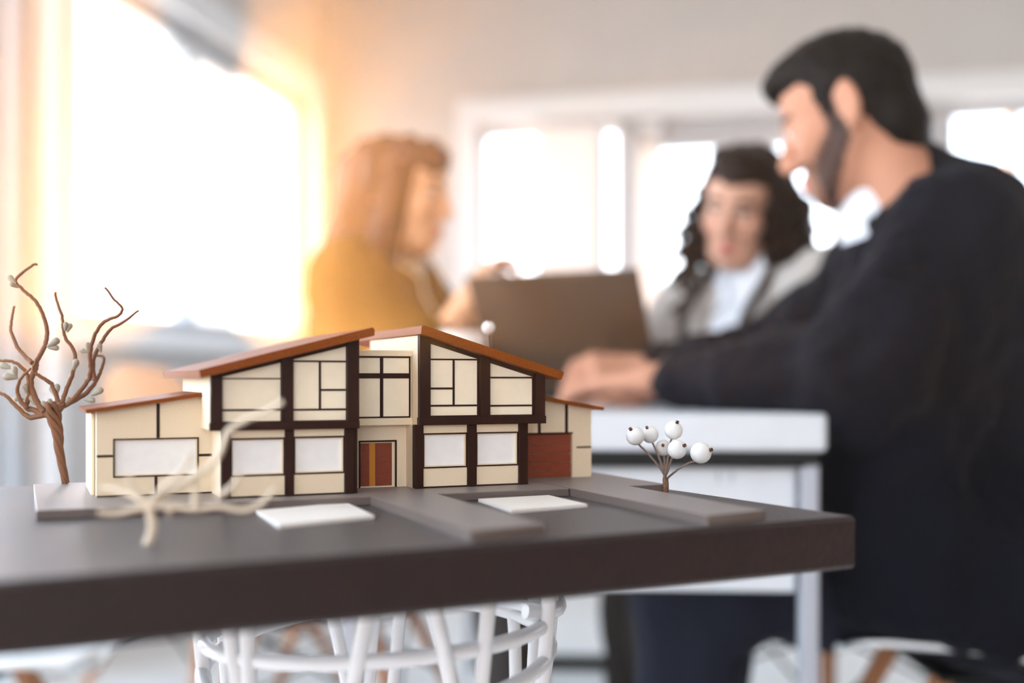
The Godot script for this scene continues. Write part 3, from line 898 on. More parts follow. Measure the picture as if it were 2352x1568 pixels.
func sprigs() -> void:
	var d0 := 0.795
	var z1 := func(x: float, y: float, dd: float) -> Vector3: return px(x / 2.24, 560.0 + y / 2.24, d0 + dd)
	var foot: Vector3 = z1.call(338.0, 1228.0, 0.0)
	foot.y = EYE - 0.073
	var t := thing("twig_tree", "bare brown twisted twig tree with pale buds at the left end of the model", "decorative tree", foot)
	var L := func(p: Vector3) -> Vector3: return p - foot
	# trunk of four strands twisted round each other
	var spine := [foot + Vector3(0, 0.0005, 0), z1.call(322.0, 1150.0, 0.0), z1.call(303.0, 1050.0, 0.0), z1.call(298.0, 980.0, 0.0), z1.call(282.0, 915.0, 0.0), z1.call(275.0, 860.0, 0.0), z1.call(290.0, 820.0, 0.0)]
	var sp := spline(spine, 8)
	var st := st_new()
	for k in 5:
		var pts := []
		var rad := []
		for i in sp.size():
			var f := float(i) / (sp.size() - 1)
			var a := TAU * k / 5.0 + f * 8.0
			var r := lerpf(0.0013, 0.0054, f * f)
			pts.append(L.call(sp[i]) + Vector3(cos(a) * r, 0, sin(a) * r))
			rad.append(lerpf(0.0015, 0.0019, f))
		tube(st, pts, 0, 0, 8, rad)
	commit(st, "trunk", M.twig, t)
	var br := [
		[[250, 885], [170, 852], [135, 842], [150, 760], [145, 690], [120, 640], [60, 605], [0, 600], [-40, 590]],
		[[225, 865], [175, 780], [160, 700], [182, 640], [190, 600], [215, 560], [240, 490], [240, 430], [210, 340], [170, 280], [110, 230], [80, 190], [120, 145], [170, 108], [192, 106]],
		[[300, 815], [270, 730], [240, 700], [190, 670], [172, 640], [187, 598]],
		[[318, 815], [340, 755], [375, 660], [385, 560], [340, 490], [325, 430], [318, 370], [290, 290], [285, 250]],
		[[300, 850], [360, 815], [440, 770], [490, 710], [520, 650], [532, 582], [470, 572]],
		[[350, 825], [440, 720], [465, 660], [462, 570], [490, 460], [540, 400], [605, 370], [630, 330], [590, 290], [540, 225]],
		[[485, 700], [480, 600], [520, 510], [570, 440], [630, 405], [715, 340]],
		[[168, 612], [130, 580], [90, 530], [60, 460], [58, 400], [74, 320]],
		[[135, 842], [92, 780], [102, 700], [160, 640]],
		[[235, 875], [160, 892], [100, 850], [40, 790], [0, 765], [-40, 740]]]
	for k in br.size():
		var pts := []
		for i in br[k].size():
			var e: Array = br[k][i]
			pts.append(L.call(z1.call(float(e[0]), float(e[1]), (0.018 * sin(k * 2.1) + 0.004) * float(i) / br[k].size() - (0.0 if i else 0.002))))
		var s := spline(pts, 5)
		for i in s.size():
			s[i] += Vector3(rng.randf_range(-1, 1), rng.randf_range(-1, 1), rng.randf_range(-1, 1)) * 0.0003
		st = st_new()
		tube(st, s, 0.0022 if k in [0, 1, 4, 9] else 0.0017, 0.0008, 7)
		commit(st, "branch", M.twig, t)
	var buds := [[80, 205, -35, -40], [95, 225, -40, -20], [240, 530, 65, -40], [245, 535, 60, 0], [335, 450, 5, -50], [345, 455, 20, -45], [380, 650, 15, -55], [455, 555, -5, -50], [455, 560, -40, -15], [455, 565, 10, -20], [290, 790, -25, -60], [290, 780, 5, -60], [180, 830, -25, -55], [125, 800, -55, -5], [95, 690, -80, -10], [85, 690, -15, -60], [140, 770, -15, -50], [250, 850, -35, -40], [280, 835, -30, -35], [340, 830, 10, -30], [470, 780, 60, -35], [430, 800, 60, 5], [520, 560, -10, -50], [60, 640, -60, -20]]
	for e in buds:
		st = st_new()
		var a: Vector3 = z1.call(float(e[0]), float(e[1]), 0.0)
		var b: Vector3 = z1.call(float(e[0] + e[2]), float(e[1] + e[3]), rng.randf_range(-0.004, 0.004))
		bud(st, L.call(a), b - a, clampf(a.distance_to(b), 0.0065, 0.0105))
		commit(st, "bud", M.bud, t)
	# pale twig close to the lens
	var d1 := 0.542
	foot = Vector3((338.0 - 1176.0) / 2613.3 * d1, 0.7136, -d1)
	t = thing("pale_twig", "pale leafless twig standing out of focus in front of the left wing", "decorative twig", foot)
	br = [[[338, 1252], [350, 1215], [345, 1180], [342, 1158]],
		[[342, 1160], [395, 1125], [470, 1080], [505, 1040], [525, 990], [570, 962], [610, 945], [650, 922]],
		[[342, 1160], [318, 1135], [302, 1110], [296, 1092]],
		[[345, 1158], [375, 1120], [410, 1090], [432, 1062], [440, 1045]],
		[[345, 1160], [400, 1163], [445, 1170], [500, 1163], [555, 1172], [595, 1160], [620, 1135], [632, 1122]],
		[[447, 1168], [448, 1130], [444, 1095], [452, 1070]],
		[[500, 1140], [530, 1120], [552, 1092]],
		[[342, 1162], [300, 1172], [265, 1180], [225, 1176]],
		[[345, 1160], [310, 1140], [270, 1125], [235, 1118]],
		[[392, 1165], [388, 1175], [392, 1184]]]
	for k in br.size():
		var pts := []
		for i in br[k].size():
			var e: Array = br[k][i]
			pts.append(px(e[0], e[1], d1 + (0.012 * sin(k * 1.7)) * i / br[k].size()) - foot)
		st = st_new()
		pts = spline(pts, 5)
		tube(st, pts, 0.0024 if k == 0 else 0.0016, 0.0022 if k == 0 else 0.0013, 8)
		commit(st, "stem" if k == 0 else "branch", M.pale_twig, t)
	# sprig of frosted berries
	var d2 := 0.787
	foot = px(1528.5, 1130.5, d2)
	foot.y = 0.7136
	var q := [[1459, 1001, 21.5, 0.0, -0.55, 0.75], [1493, 998, 19.5, 0.012, -0.45, 0.9], [1547, 988, 21.0, 0.0, 0.35, 0.95], [1523.5, 1028, 18.5, 0.014, -0.1, 0.2], [1555, 1032, 22.0, -0.012, 0.5, 0.35], [1609.6, 1039.6, 24.4, -0.018, 0.8, 0.3]]
	sprig("berry_sprig", "sprig of six white frosted berries on wire stems at the right of the model", foot, q, d2)
	foot = px(1124, 1000, 0.915)
	foot.y = 0.7136
	sprig("berry_sprig", "single white frosted berry on a brown stem rising behind the roof", foot, [[1122, 752, 15.0, 0.0, 0.1, 0.9]], 0.915)

func sprig(called: String, label: String, foot: Vector3, list: Array, d: float) -> void:
	var t := thing(called, label, "berry sprig", foot)
	var k := 0
	for e in list:
		var c := px(e[0], e[1], d + e[3])
		var r: float = e[2] / 2613.3 * (d + e[3])
		var tip := Vector3(e[4], e[5], 0.55).normalized()
		var low := c - Vector3(tip.x * 0.6, 0.8, tip.z * 0.2).normalized() * r * 0.96
		var hub := foot + Vector3(0, 0.008, 0)
		var a := TAU * k / list.size()
		var pts := [foot + Vector3(cos(a), 0, sin(a)) * 0.0008, hub + Vector3(cos(a), 0, sin(a)) * 0.0012, hub.lerp(low, 0.4) + Vector3(-(low.x - hub.x) * 0.10, 0.001, 0.001), hub.lerp(low, 0.75) + Vector3(0, 0.002, 0), low]
		for i in pts.size(): pts[i] -= foot
		var st := st_new()
		var s := spline(pts, 8)
		for i in s.size(): s[i] += Vector3(rng.randf_range(-1, 1), 0, rng.randf_range(-1, 1)) * 0.00022
		tube(st, s, 0.0008, 0.0007, 6)
		commit(st, "stem", M.stem, t)
		st = st_new()
		var prof := []
		for i in 17:
			var b := PI * (i / 16.0) - PI / 2
			prof.append(Vector2(maxf(cos(b) * r, 0.00002), sin(b) * r))
		var x := tip.cross(Vector3(0.2, 0.1, 0.9)).normalized()
		lathe(st, prof, 24, Transform3D(Basis(x, tip, x.cross(tip)), c - foot))
		var bm := commit(st, "berry", M.berry, t)
		st = st_new()
		lathe(st, [Vector2(0.00002, r * 0.94), Vector2(r * 0.22, r * 0.95), Vector2(r * 0.14, r * 1.12), Vector2(r * 0.20, r * 1.22), Vector2(0.00002, r * 1.14)], 7, Transform3D(Basis(x, tip, x.cross(tip)), c - foot))
		commit(st, "calyx", M.berry_tip, bm)
		k += 1
	var st2 := st_new()
	tube(st2, [Vector3(0, 0, 0), Vector3(0.0002, 0.005, 0), Vector3(0, 0.010, 0)], 0.0022, 0.0019, 8)
	commit(st2, "binding", M.twig, t)

# ------------------------------------------------------------------ chairs with moulded shells on wooden legs
func chair(label: String, pos: Vector3, turn: float, shell: Material) -> void:
	var t := thing("shell_chair", label, "chair", pos, turn, "moulded shell chairs round the desk")
	var prof := spline([Vector2(0.225, 0.405), Vector2(0.20, 0.428), Vector2(0.10, 0.425), Vector2(0.0, 0.412), Vector2(-0.10, 0.415), Vector2(-0.165, 0.455), Vector2(-0.195, 0.55), Vector2(-0.22, 0.66), Vector2(-0.245, 0.76), Vector2(-0.262, 0.825)], 4)
	var f := func(u: float, v: float) -> Vector3:
		var q := u * (prof.size() - 1)
		var i := mini(int(q), prof.size() - 2)
		var p: Vector2 = prof[i].lerp(prof[i + 1], q - i)
		var w := 0.225 * pow(maxf(1.0 - pow(absf(u * 2 - 1), 5.0), 0.02), 0.42) * lerpf(1.0, 0.9, u)
		var s := v * 2 - 1
		var lift := 0.028 * s * s
		return Vector3(s * w, p.y + lift * (1.0 - smoothstep(0.3, 0.7, u)), p.x + lift * 1.3 * smoothstep(0.35, 0.7, u))
	var st := st_new()
	sheet(st, f, 36, 18, 0.006)
	commit(st, "shell", shell, t)
	for e in [[1, 1], [-1, 1], [1, -1], [-1, -1]]:
		st = st_new()
		tube(st, [Vector3(e[0] * 0.10, 0.385, e[1] * 0.09 - 0.01), Vector3(e[0] * 0.17, 0.19, e[1] * 0.165 - 0.01), Vector3(e[0] * 0.235, 0.0, e[1] * 0.235 - 0.01)], 0.016, 0.010, 10)
		commit(st, "leg", M.beech, t)
	st = st_new()
	var legp := func(sx: float, sz: float, f2: float) -> Vector3: return Vector3(sx * lerpf(0.10, 0.235, f2), lerpf(0.385, 0.0, f2), sz * lerpf(0.09, 0.235, f2) - 0.01)
	for s in [-1.0, 1.0]:
		tube(st, [legp.call(s, 1.0, 0.25), legp.call(s, -1.0, 0.62)], 0.004, 0.004, 6)
		tube(st, [legp.call(s, -1.0, 0.25), legp.call(s, 1.0, 0.62)], 0.004, 0.004, 6)
		tube(st, [legp.call(1.0, s, 0.25), legp.call(-1.0, s, 0.62)], 0.004, 0.004, 6)
		tube(st, [legp.call(-1.0, s, 0.25), legp.call(1.0, s, 0.62)], 0.004, 0.004, 6)
	bx(st, Vector3(-0.12, 0.385, -0.11), Vector3(0.12, 0.397, 0.09), 0.003)
	commit(st, "brace", M.dark_metal, t)

func chairs() -> void:
	chair("white shell chair with wooden legs under the man in the navy suit", Vector3(0.66, 0, -1.64), deg_to_rad(-90), M.shell_white)
	chair("white shell chair under the copper haired woman at the left of the desk", Vector3(-0.36, 0, -2.38), deg_to_rad(80), M.shell_white)
	chair("white shell chair under the dark haired woman behind the laptop", Vector3(0.66, 0, -2.42), deg_to_rad(-60), M.shell_white)
	chair("empty beige shell chair standing below the sill of the left window", Vector3(-0.72, 0, -2.80), deg_to_rad(140), M.shell_beige)
	chair("empty white shell chair at the left edge beside the dark table", Vector3(-0.78, 0, -1.52), deg_to_rad(90), M.shell_white)

# ------------------------------------------------------------------ laptop and the white box on the desk
func laptop() -> void:
	var e := Vector3(0.891, 0, 0.454)          # along the hinge
	var n := Vector3(0.454, 0, -0.891)         # where the screen faces
	var mid := Vector3(0.118, 0.7502, -2.07)
	var t := thing("laptop", "open dark laptop seen from behind between the two women", "laptop", mid)
	t.basis = Basis(e, Vector3.UP, e.cross(Vector3.UP))
	if t.basis.z.dot(n) < 0:
		t.basis = Basis(-e, Vector3.UP, (-e).cross(Vector3.UP))
	var st := st_new()
	bx(st, Vector3(-0.165, 0.002, 0.0), Vector3(0.165, 0.017, 0.225), 0.003)
	commit(st, "keyboard_base", M.laptop_dark, t)
	var tilt := Transform3D(Basis(Vector3.RIGHT, deg_to_rad(-28)), Vector3(0, 0.012, 0.0))
	st = st_new()
	bx(st, Vector3(-0.165, 0.0, -0.009), Vector3(0.165, 0.245, -0.002), 0.003, tilt)
	var lid := commit(st, "lid", M.laptop_lid, t)
	st = st_new()
	bx(st, Vector3(-0.157, 0.012, -0.002), Vector3(0.157, 0.236, -0.0012), 0.0, tilt)
	commit(st, "screen", M.laptop_dark, lid)
	st = st_new()
	bx(st, Vector3(-0.14, 0.004, -0.010), Vector3(0.14, 0.019, 0.003), 0.003)
	commit(st, "hinge", M.laptop_dark, t)
	st = st_new()
	var b := px(1062, 757, 1.93)
	lathe(st, [Vector2(0.0001, 0), Vector2(0.030, 0), Vector2(0.032, 0.003), Vector2(0.040, 0.115), Vector2(0.0415, 0.119), Vector2(0.040, 0.121), Vector2(0.0375, 0.117), Vector2(0.030, 0.006), Vector2(0.0001, 0.005)], 32)
	var cup := commit(st, "paper_cup", M.white_card)
	cup.position = Vector3(b.x, 0.7502, b.z)
	tag(cup, "white paper cup on the desk before the copper haired woman", "cup")

# ------------------------------------------------------------------ people
func head_color(hair: Color, beard: bool, tone: Color) -> Callable:
	return func(p: Vector3) -> Color:
		var c := tone
		var lip := minf(Vector2(p.x * 0.72, (p.y + 0.0665) * 2.9).length(), Vector2(p.x * 0.78, (p.y + 0.0775) * 2.3).length())
		if p.z > 0.07 and lip < 0.0155:
			c = Color(0.56, 0.17, 0.14)
		for s in [-1.0, 1.0]:
			var e := Vector3(s * 0.031, 0.002, 0.083)
			if p.distance_to(e) < 0.0135 and p.z > 0.08 and absf(p.y - e.y + absf(p.x - e.x) * 0.12) < 0.0046:
				c = Color(0.75, 0.72, 0.68)
				if Vector2(p.x - e.x, p.y - e.y).length() < 0.0055:
					c = Color(0.05, 0.03, 0.02)
			if absf(p.y - 0.006) < 0.0022 and absf(p.x - e.x) < 0.015 and p.z > 0.07:
				c = Color(0.04, 0.025, 0.02)
			if p.z > 0.06 and absf(p.y - 0.0255 + absf(absf(p.x) - 0.03) * 0.12) < 0.0048 and absf(absf(p.x) - 0.031) < 0.019:
				c = hair
		if absf(p.y + 0.03) < 0.02 and absf(absf(p.x) - 0.04) < 0.016 and p.z > 0.05:
			c = c.lerp(Color(0.75, 0.33, 0.25), 0.25)
		if beard and absf(p.x) > 0.05 and p.z > 0.0 and p.z < 0.024 and p.y > -0.03 and p.y < 0.04:
			c = c.lerp(hair, 0.93)
		if beard and p.y < -0.02 and p.y > -0.135:
			var under := p.y < -0.052 - maxf(p.z, 0.0) * 1.25 and p.z < 0.052
			var cheek := p.y - (0.004 - 0.95 * maxf(p.z, 0.0))
			var share := 0.0
			if p.z > -0.004 and not under and lip > 0.017:
				if p.z < 0.066:
					share = 0.93 * smoothstep(0.006, -0.010, cheek)
				elif p.y < -0.088 or absf(p.y + 0.0545) < 0.006 or absf(p.x) > 0.026 and p.y < -0.05:
					share = 0.6
			c = c.lerp(hair, share)
		return c

func head_field(cell: float) -> Field:
	var f := Field.new(Vector3(-0.10, -0.21, -0.13), Vector3(0.10, 0.13, 0.14), cell)
	f.ell(Vector3(0, 0.028, -0.016), Vector3(0.074, 0.083, 0.090), 0.02)
	f.ell(Vector3(0, 0.04, 0.035), Vector3(0.060, 0.052, 0.052), 0.03)
	f.ell(Vector3(0, -0.035, 0.032), Vector3(0.058, 0.075, 0.056), 0.03)
	f.ell(Vector3(0, -0.088, 0.044), Vector3(0.040, 0.030, 0.040), 0.03)
	f.cap(Vector3(0, -0.108, 0.066), Vector3(0, -0.104, 0.070), 0.016, 0.016, 0.02)
	for s in [-1.0, 1.0]:
		f.cap(Vector3(s * 0.055, -0.045, 0.0), Vector3(s * 0.028, -0.098, 0.055), 0.016, 0.016, 0.025)
		f.ell(Vector3(s * 0.040, -0.028, 0.060), Vector3(0.022, 0.022, 0.020), 0.025)
	f.cap(Vector3(-0.03, 0.020, 0.078), Vector3(0.03, 0.020, 0.078), 0.009, 0.009, 0.016)
	for s in [-1.0, 1.0]:
		f.ell(Vector3(s * 0.031, 0.002, 0.104), Vector3(0.017, 0.012, 0.018), 0.012, true)
		f.cap(Vector3(s * 0.031, 0.002, 0.0765), Vector3(s * 0.031, 0.002, 0.077), 0.0122, 0.0122, 0.004)
	f.cap(Vector3(0, 0.016, 0.088), Vector3(0, -0.030, 0.110), 0.0075, 0.0105, 0.012)
	f.cap(Vector3(0, -0.034, 0.108), Vector3(0, -0.036, 0.104), 0.0115, 0.0115, 0.008)
	for s in [-1.0, 1.0]:
		f.cap(Vector3(s * 0.012, -0.037, 0.096), Vector3(s * 0.013, -0.036, 0.092), 0.0078, 0.0078, 0.008)
		f.cap(Vector3(0, -0.0655, 0.0915), Vector3(s * 0.021, -0.068, 0.080), 0.0066, 0.0045, 0.008)
		f.cap(Vector3(0, -0.0785, 0.089), Vector3(s * 0.017, -0.076, 0.081), 0.0078, 0.0050, 0.008)
		f.ell(Vector3(s * 0.076, -0.006, -0.016), Vector3(0.009, 0.035, 0.021), 0.010, false, Basis(Vector3.UP, -s * 0.45) * Basis(Vector3.RIGHT, -0.15))
		f.ell(Vector3(s * 0.088, -0.002, -0.010), Vector3(0.007, 0.018, 0.010), 0.006, true)
	f.cap(Vector3(0, -0.06, -0.022), Vector3(0, -0.21, -0.05), 0.052, 0.055, 0.03)
	return f

func hand(st: SurfaceTool, xf: Transform3D, side: float, curl: Array, spread := 1.0, tone := Color(0.62, 0.32, 0.22)) -> void:
	# wrist at the origin, fingers along +z, back of the hand up (+y), thumb on the side given
	var f := Field.new(Vector3(-0.075, -0.10, -0.05), Vector3(0.075, 0.04, 0.21), 0.0042)
	f.cap(Vector3(0, 0, -0.05), Vector3(0, 0, 0.012), 0.027, 0.025, 0.015)
	for k in 4:
		var x: float = (k - 1.5) * 0.0205 * side * -1.0
		f.cap(Vector3(x * 0.7, 0, 0.012), Vector3(x, 0.002, 0.088), 0.0155, 0.0115, 0.014)
		var l: float = [0.040, 0.045, 0.041, 0.032][k]
		var p := Vector3(x, 0.002, 0.088)
		var a := 0.0
		var yaw: float = (k - 1.5) * 0.07 * spread * side * -1.0
		for j in 3:
			a += curl[j]
			var q: Vector3 = p + Vector3(sin(yaw) * cos(a), -sin(a), cos(yaw) * cos(a)) * l * [1.0, 0.66, 0.52][j]
			f.cap(p, q, [0.0098, 0.0088, 0.0080][j], [0.0088, 0.0080, 0.0068][j], 0.005)
			p = q
	var b := Vector3(side * 0.022, -0.006, 0.022)
	var c := b + Vector3(side * 0.030, -0.012, 0.030)
	var d := c + Vector3(side * 0.012, -0.010, 0.032)
	f.cap(b, c, 0.016, 0.0115, 0.012)
	f.cap(c, d, 0.0110, 0.0098, 0.005)
	f.cap(d, d + Vector3(-side * 0.002, -0.005, 0.026), 0.0096, 0.0076, 0.005)
	f.nets(st, xf, func(_p: Vector3) -> Color: return tone)

func bones(f: Field, list: Array, grow := 0.0, k := 0.04) -> void:
	for b in list:
		f.cap(b[0], b[1], b[2] + grow, b[3] + grow, k)

func bounds(list: Array, pad: float) -> Array:
	var lo := Vector3.ONE * 99
	var hi := -lo
	for b in list:
		for j in 2:
			var r: float = b[2 + j] + pad
			lo = lo.min(b[j] - Vector3.ONE * r)
			hi = hi.max(b[j] + Vector3.ONE * r)
	return [lo, hi]

func folds(sd: int, amp: float, freq: float, stretch := Vector3.ONE) -> Callable:
	var n := FastNoiseLite.new()
	n.seed = sd
	n.frequency = freq
	n.fractal_octaves = 3
	return func(p: Vector3) -> float: return n.get_noise_3dv(p * stretch) * amp

func cloth(called: String, list: Array, grow: float, cell: float, m: Material, parent: Node, cuts: Array, push: Callable, k := 0.05) -> MeshInstance3D:
	var e := bounds(list, grow + 0.04)
	var f := Field.new(e[0], e[1], cell)
	bones(f, list, grow, k)
	for c in cuts:
		if c.size() == 2:
			f.plane_cut(c[0], c[1])
		else:
			f.cap(c[0], c[1], c[2], c[3], 0.012, true)
	var st := st_new()
	f.nets(st, Transform3D.IDENTITY, null, push)
	return commit(st, called, m, parent)

func person(label: String, at: Vector3) -> Node3D:
	return thing("person", label, "person", at)

func shifted(list: Array, by: Vector3) -> Array:
	var out := []
	for b in list:
		out.append([b[0] - by, b[1] - by, b[2], b[3]])
	return out

func shoe(parent: Node, at: Vector3, dir: Vector3) -> void:
	var f := Field.new(Vector3(-0.07, -0.01, -0.12), Vector3(0.07, 0.13, 0.24), 0.009)
	f.cap(Vector3(0, 0.035, -0.04), Vector3(0, 0.030, 0.16), 0.036, 0.030, 0.02)
	f.cap(Vector3(0, 0.04, -0.02), Vector3(0, 0.10, -0.02), 0.042, 0.04, 0.03)
	f.plane_cut(Vector3(0, 0.001, 0), Vector3.DOWN)
	var st := st_new()
	f.nets(st, Transform3D(frame_of(dir), at))
	commit(st, "shoe", M.shoe, parent)

func man() -> void:
	var base := Vector3(0.62, 0, -1.62)
	var t := person("bearded man in a dark navy suit seated at the right of the desk", base)
	var B := func(v: Vector3) -> Vector3: return v - base
	var neck := Vector3(0.548, 1.035, -1.625)
	var chest := Vector3(0.625, 0.90, -1.62)
	var belly := Vector3(0.675, 0.70, -1.63)
	var hip := Vector3(0.70, 0.52, -1.64)
	var shL := Vector3(0.565, 0.985, -1.47)
	var elL := Vector3(0.432, 0.792, -1.40)
	var wrL := Vector3(0.228, 0.795, -1.62)
	var shR := Vector3(0.61, 0.98, -1.79)
	var elR := Vector3(0.44, 0.80, -1.98)
	var wrR := Vector3(0.235, 0.795, -1.90)
	var torso := [[hip, belly, 0.150, 0.140], [belly, chest, 0.140, 0.135], [chest, neck, 0.125, 0.062],
		[chest + Vector3(0.03, 0.02, 0.05), shL + Vector3(0.02, -0.01, 0), 0.105, 0.066], [chest + Vector3(0.02, 0.02, -0.06), shR, 0.11, 0.07], [hip + Vector3(0, 0, 0.07), hip + Vector3(0, 0, -0.07), 0.13, 0.13]]
	var arms := [[shL, elL, 0.064, 0.046], [elL, wrL, 0.044, 0.031], [shR, elR, 0.062, 0.046], [elR, wrR, 0.044, 0.031]]
	var legs := [[hip + Vector3(-0.02, -0.01, 0.06), Vector3(0.26, 0.51, -1.60), 0.083, 0.062], [Vector3(0.26, 0.51, -1.60), Vector3(0.24, 0.09, -1.60), 0.058, 0.042],
		[hip + Vector3(-0.02, -0.01, -0.09), Vector3(0.30, 0.52, -1.78), 0.085, 0.062], [Vector3(0.30, 0.52, -1.78), Vector3(0.32, 0.09, -1.80), 0.058, 0.042]]
	var st := st_new()
	var tone := Color(0.54, 0.26, 0.165)
	var all := shifted(torso + arms + legs, base)
	var e := bounds(all, 0.05)
	var f := Field.new(e[0], e[1], 0.014)
	bones(f, all, -0.006, 0.04)
	f.nets(st, Transform3D.IDENTITY, func(_p: Vector3) -> Color: return tone)
	var hb_ := frame_of(Vector3(-0.84, -0.36, -0.46), Vector3(0.0, 1, 0.0))
	var head := Transform3D(hb_ * 0.95, B.call(Vector3(0.478, 1.166, -1.62)))
	f = head_field(0.0048)
	f.nets(st, head, head_color(Color(0.035, 0.022, 0.018), true, tone))
	# hands: the near one flat on the desk, the far one on the keyboard side
	hand(st, Transform3D(frame_of(Vector3(-0.80, -0.08, -0.58), Vector3(0.1, 1, 0.1)), B.call(wrL + Vector3(-0.012, -0.004, -0.010))), -1.0, [0.12, 0.25, 0.2], 1.0, tone)
	hand(st, Transform3D(frame_of(Vector3(-0.98, 0.05, 0.18), Vector3(-0.1, 0.9, 0.5)), B.call(wrR + Vector3(-0.01, 0.01, 0))), 1.0, [0.5, 0.8, 0.6], 0.6, tone)
	commit(st, "body", M.skin, t)
	# hair
	f = Field.new(Vector3(-0.11, -0.10, -0.14), Vector3(0.11, 0.16, 0.13), 0.0055)
	f.ell(Vector3(0, 0.034, -0.018), Vector3(0.079, 0.087, 0.094), 0.02)
	f.ell(Vector3(0, -0.045, -0.062), Vector3(0.058, 0.055, 0.045), 0.03)
	f.ell(Vector3(0, 0.085, 0.020), Vector3(0.064, 0.042, 0.078), 0.03)
	f.ell(Vector3(0, 0.086, 0.068), Vector3(0.050, 0.020, 0.032), 0.02)
	f.ell(Vector3(0, -0.022, 0.096), Vector3(0.092, 0.080, 0.066), 0.008, true)
	f.ell(Vector3(0, -0.10, 0.058), Vector3(0.12, 0.085, 0.085), 0.01, true)
	for s in [-1.0, 1.0]:
		f.ell(Vector3(s * 0.088, -0.018, -0.010), Vector3(0.022, 0.036, 0.020), 0.008, true)
	f.plane_cut(Vector3(0, -0.092, 0), Vector3.DOWN)
	st = st_new()
	f.nets(st, head, null, folds(4, 0.004, 34.0))
	commit(st, "hair", M.hair_black, t)
	# shirt collar
	st = st_new()
	var cb := Transform3D(frame_of(Vector3(-0.94, -0.3, -0.1), Vector3(-0.40, 0.90, 0.0)), B.call(neck + Vector3(-0.012, 0.0, 0)))
	lathe(st, [Vector2(0.068, -0.03), Vector2(0.064, 0.0), Vector2(0.060, 0.034), Vector2(0.0615, 0.037), Vector2(0.064, 0.033), Vector2(0.069, 0.0), Vector2(0.074, -0.03)], 28, cb)
	commit(st, "shirt_collar", M.white_cotton, t)
	# jacket, open at the front of the neck
	var jl := torso.duplicate()
	jl += [[shL, elL, 0.070, 0.056], [elL, wrL + (elL - wrL).normalized() * 0.03, 0.054, 0.040], [shR, elR, 0.074, 0.060], [elR, wrR + (elR - wrR).normalized() * 0.03, 0.060, 0.044],
		[hip + Vector3(-0.02, -0.02, 0.13), hip + Vector3(-0.03, -0.06, 0.15), 0.06, 0.035], [hip + Vector3(0.02, 0.0, 0.08), hip + Vector3(0.0, -0.08, 0.10), 0.11, 0.05]]
	jl += [[Vector3(0.535, 0.84, -1.50), Vector3(0.49, 0.57, -1.49), 0.085, 0.072], [Vector3(0.51, 0.535, -1.49), Vector3(0.60, 0.515, -1.49), 0.078, 0.080], [Vector3(0.535, 0.84, -1.62), Vector3(0.52, 0.60, -1.64), 0.085, 0.08]]
	jl += [[neck + Vector3(0.055, 0.02, 0.05), neck + Vector3(0.06, 0.045, -0.05), 0.03, 0.03], [neck + Vector3(0.05, 0.04, 0), chest + Vector3(0.05, 0.03, 0), 0.035, 0.12]]
	var stretch := Vector3(1, 1, 1)
	cloth("jacket", shifted(jl, base), 0.012, 0.011, M.navy_cloth, t, [[B.call(neck + Vector3(-0.005, 0.012, 0)), B.call(neck + Vector3(-0.10, 0.16, 0)), 0.066, 0.09], [B.call(chest + Vector3(-0.16, 0.06, 0)), B.call(neck + Vector3(-0.06, 0.02, 0)), 0.02, 0.05]], folds(9, 0.026, 7.0, stretch))
	cloth("trousers", shifted(legs + [[hip + Vector3(0, 0, 0.07), hip + Vector3(0, 0, -0.07), 0.13, 0.13]], base), 0.016, 0.012, M.navy_trousers, t, [], folds(12, 0.022, 6.0, Vector3(1, 0.4, 1)))
	shoe(t, B.call(Vector3(0.24, 0.001, -1.60)), Vector3(-1, 0, 0.1))
	shoe(t, B.call(Vector3(0.32, 0.001, -1.80)), Vector3(-1, 0, -0.1))
	# wristwatch
	st = st_new()
	var wd: Vector3 = (elL - wrL).normalized()
	var wb := frame_of(wd, Vector3(0, 1, 0.15))
	var wc: Vector3 = B.call(wrL + wd * 0.006)
	var loop := []
	for k in 25:
		loop.append(wc + wb * Vector3(cos(TAU * k / 24) * 0.033, sin(TAU * k / 24) * 0.033, 0))
	tube(st, loop, 0.006, 0.006, 8)
	var watch := commit(st, "wristwatch", M.laptop_dark, t)
	st = st_new()
	lathe(st, [Vector2(0.0001, 0), Vector2(0.017, 0), Vector2(0.018, 0.004), Vector2(0.015, 0.008), Vector2(0.0001, 0.008)], 20, Transform3D(Basis(wb.x, wb.y, wb.z).rotated(wd, -0.9), wc + (Basis(wb.x, wb.y, wb.z).rotated(wd, -0.9) * Vector3(0, 0.034, 0))))
	commit(st, "watch_case", M.chrome, watch)

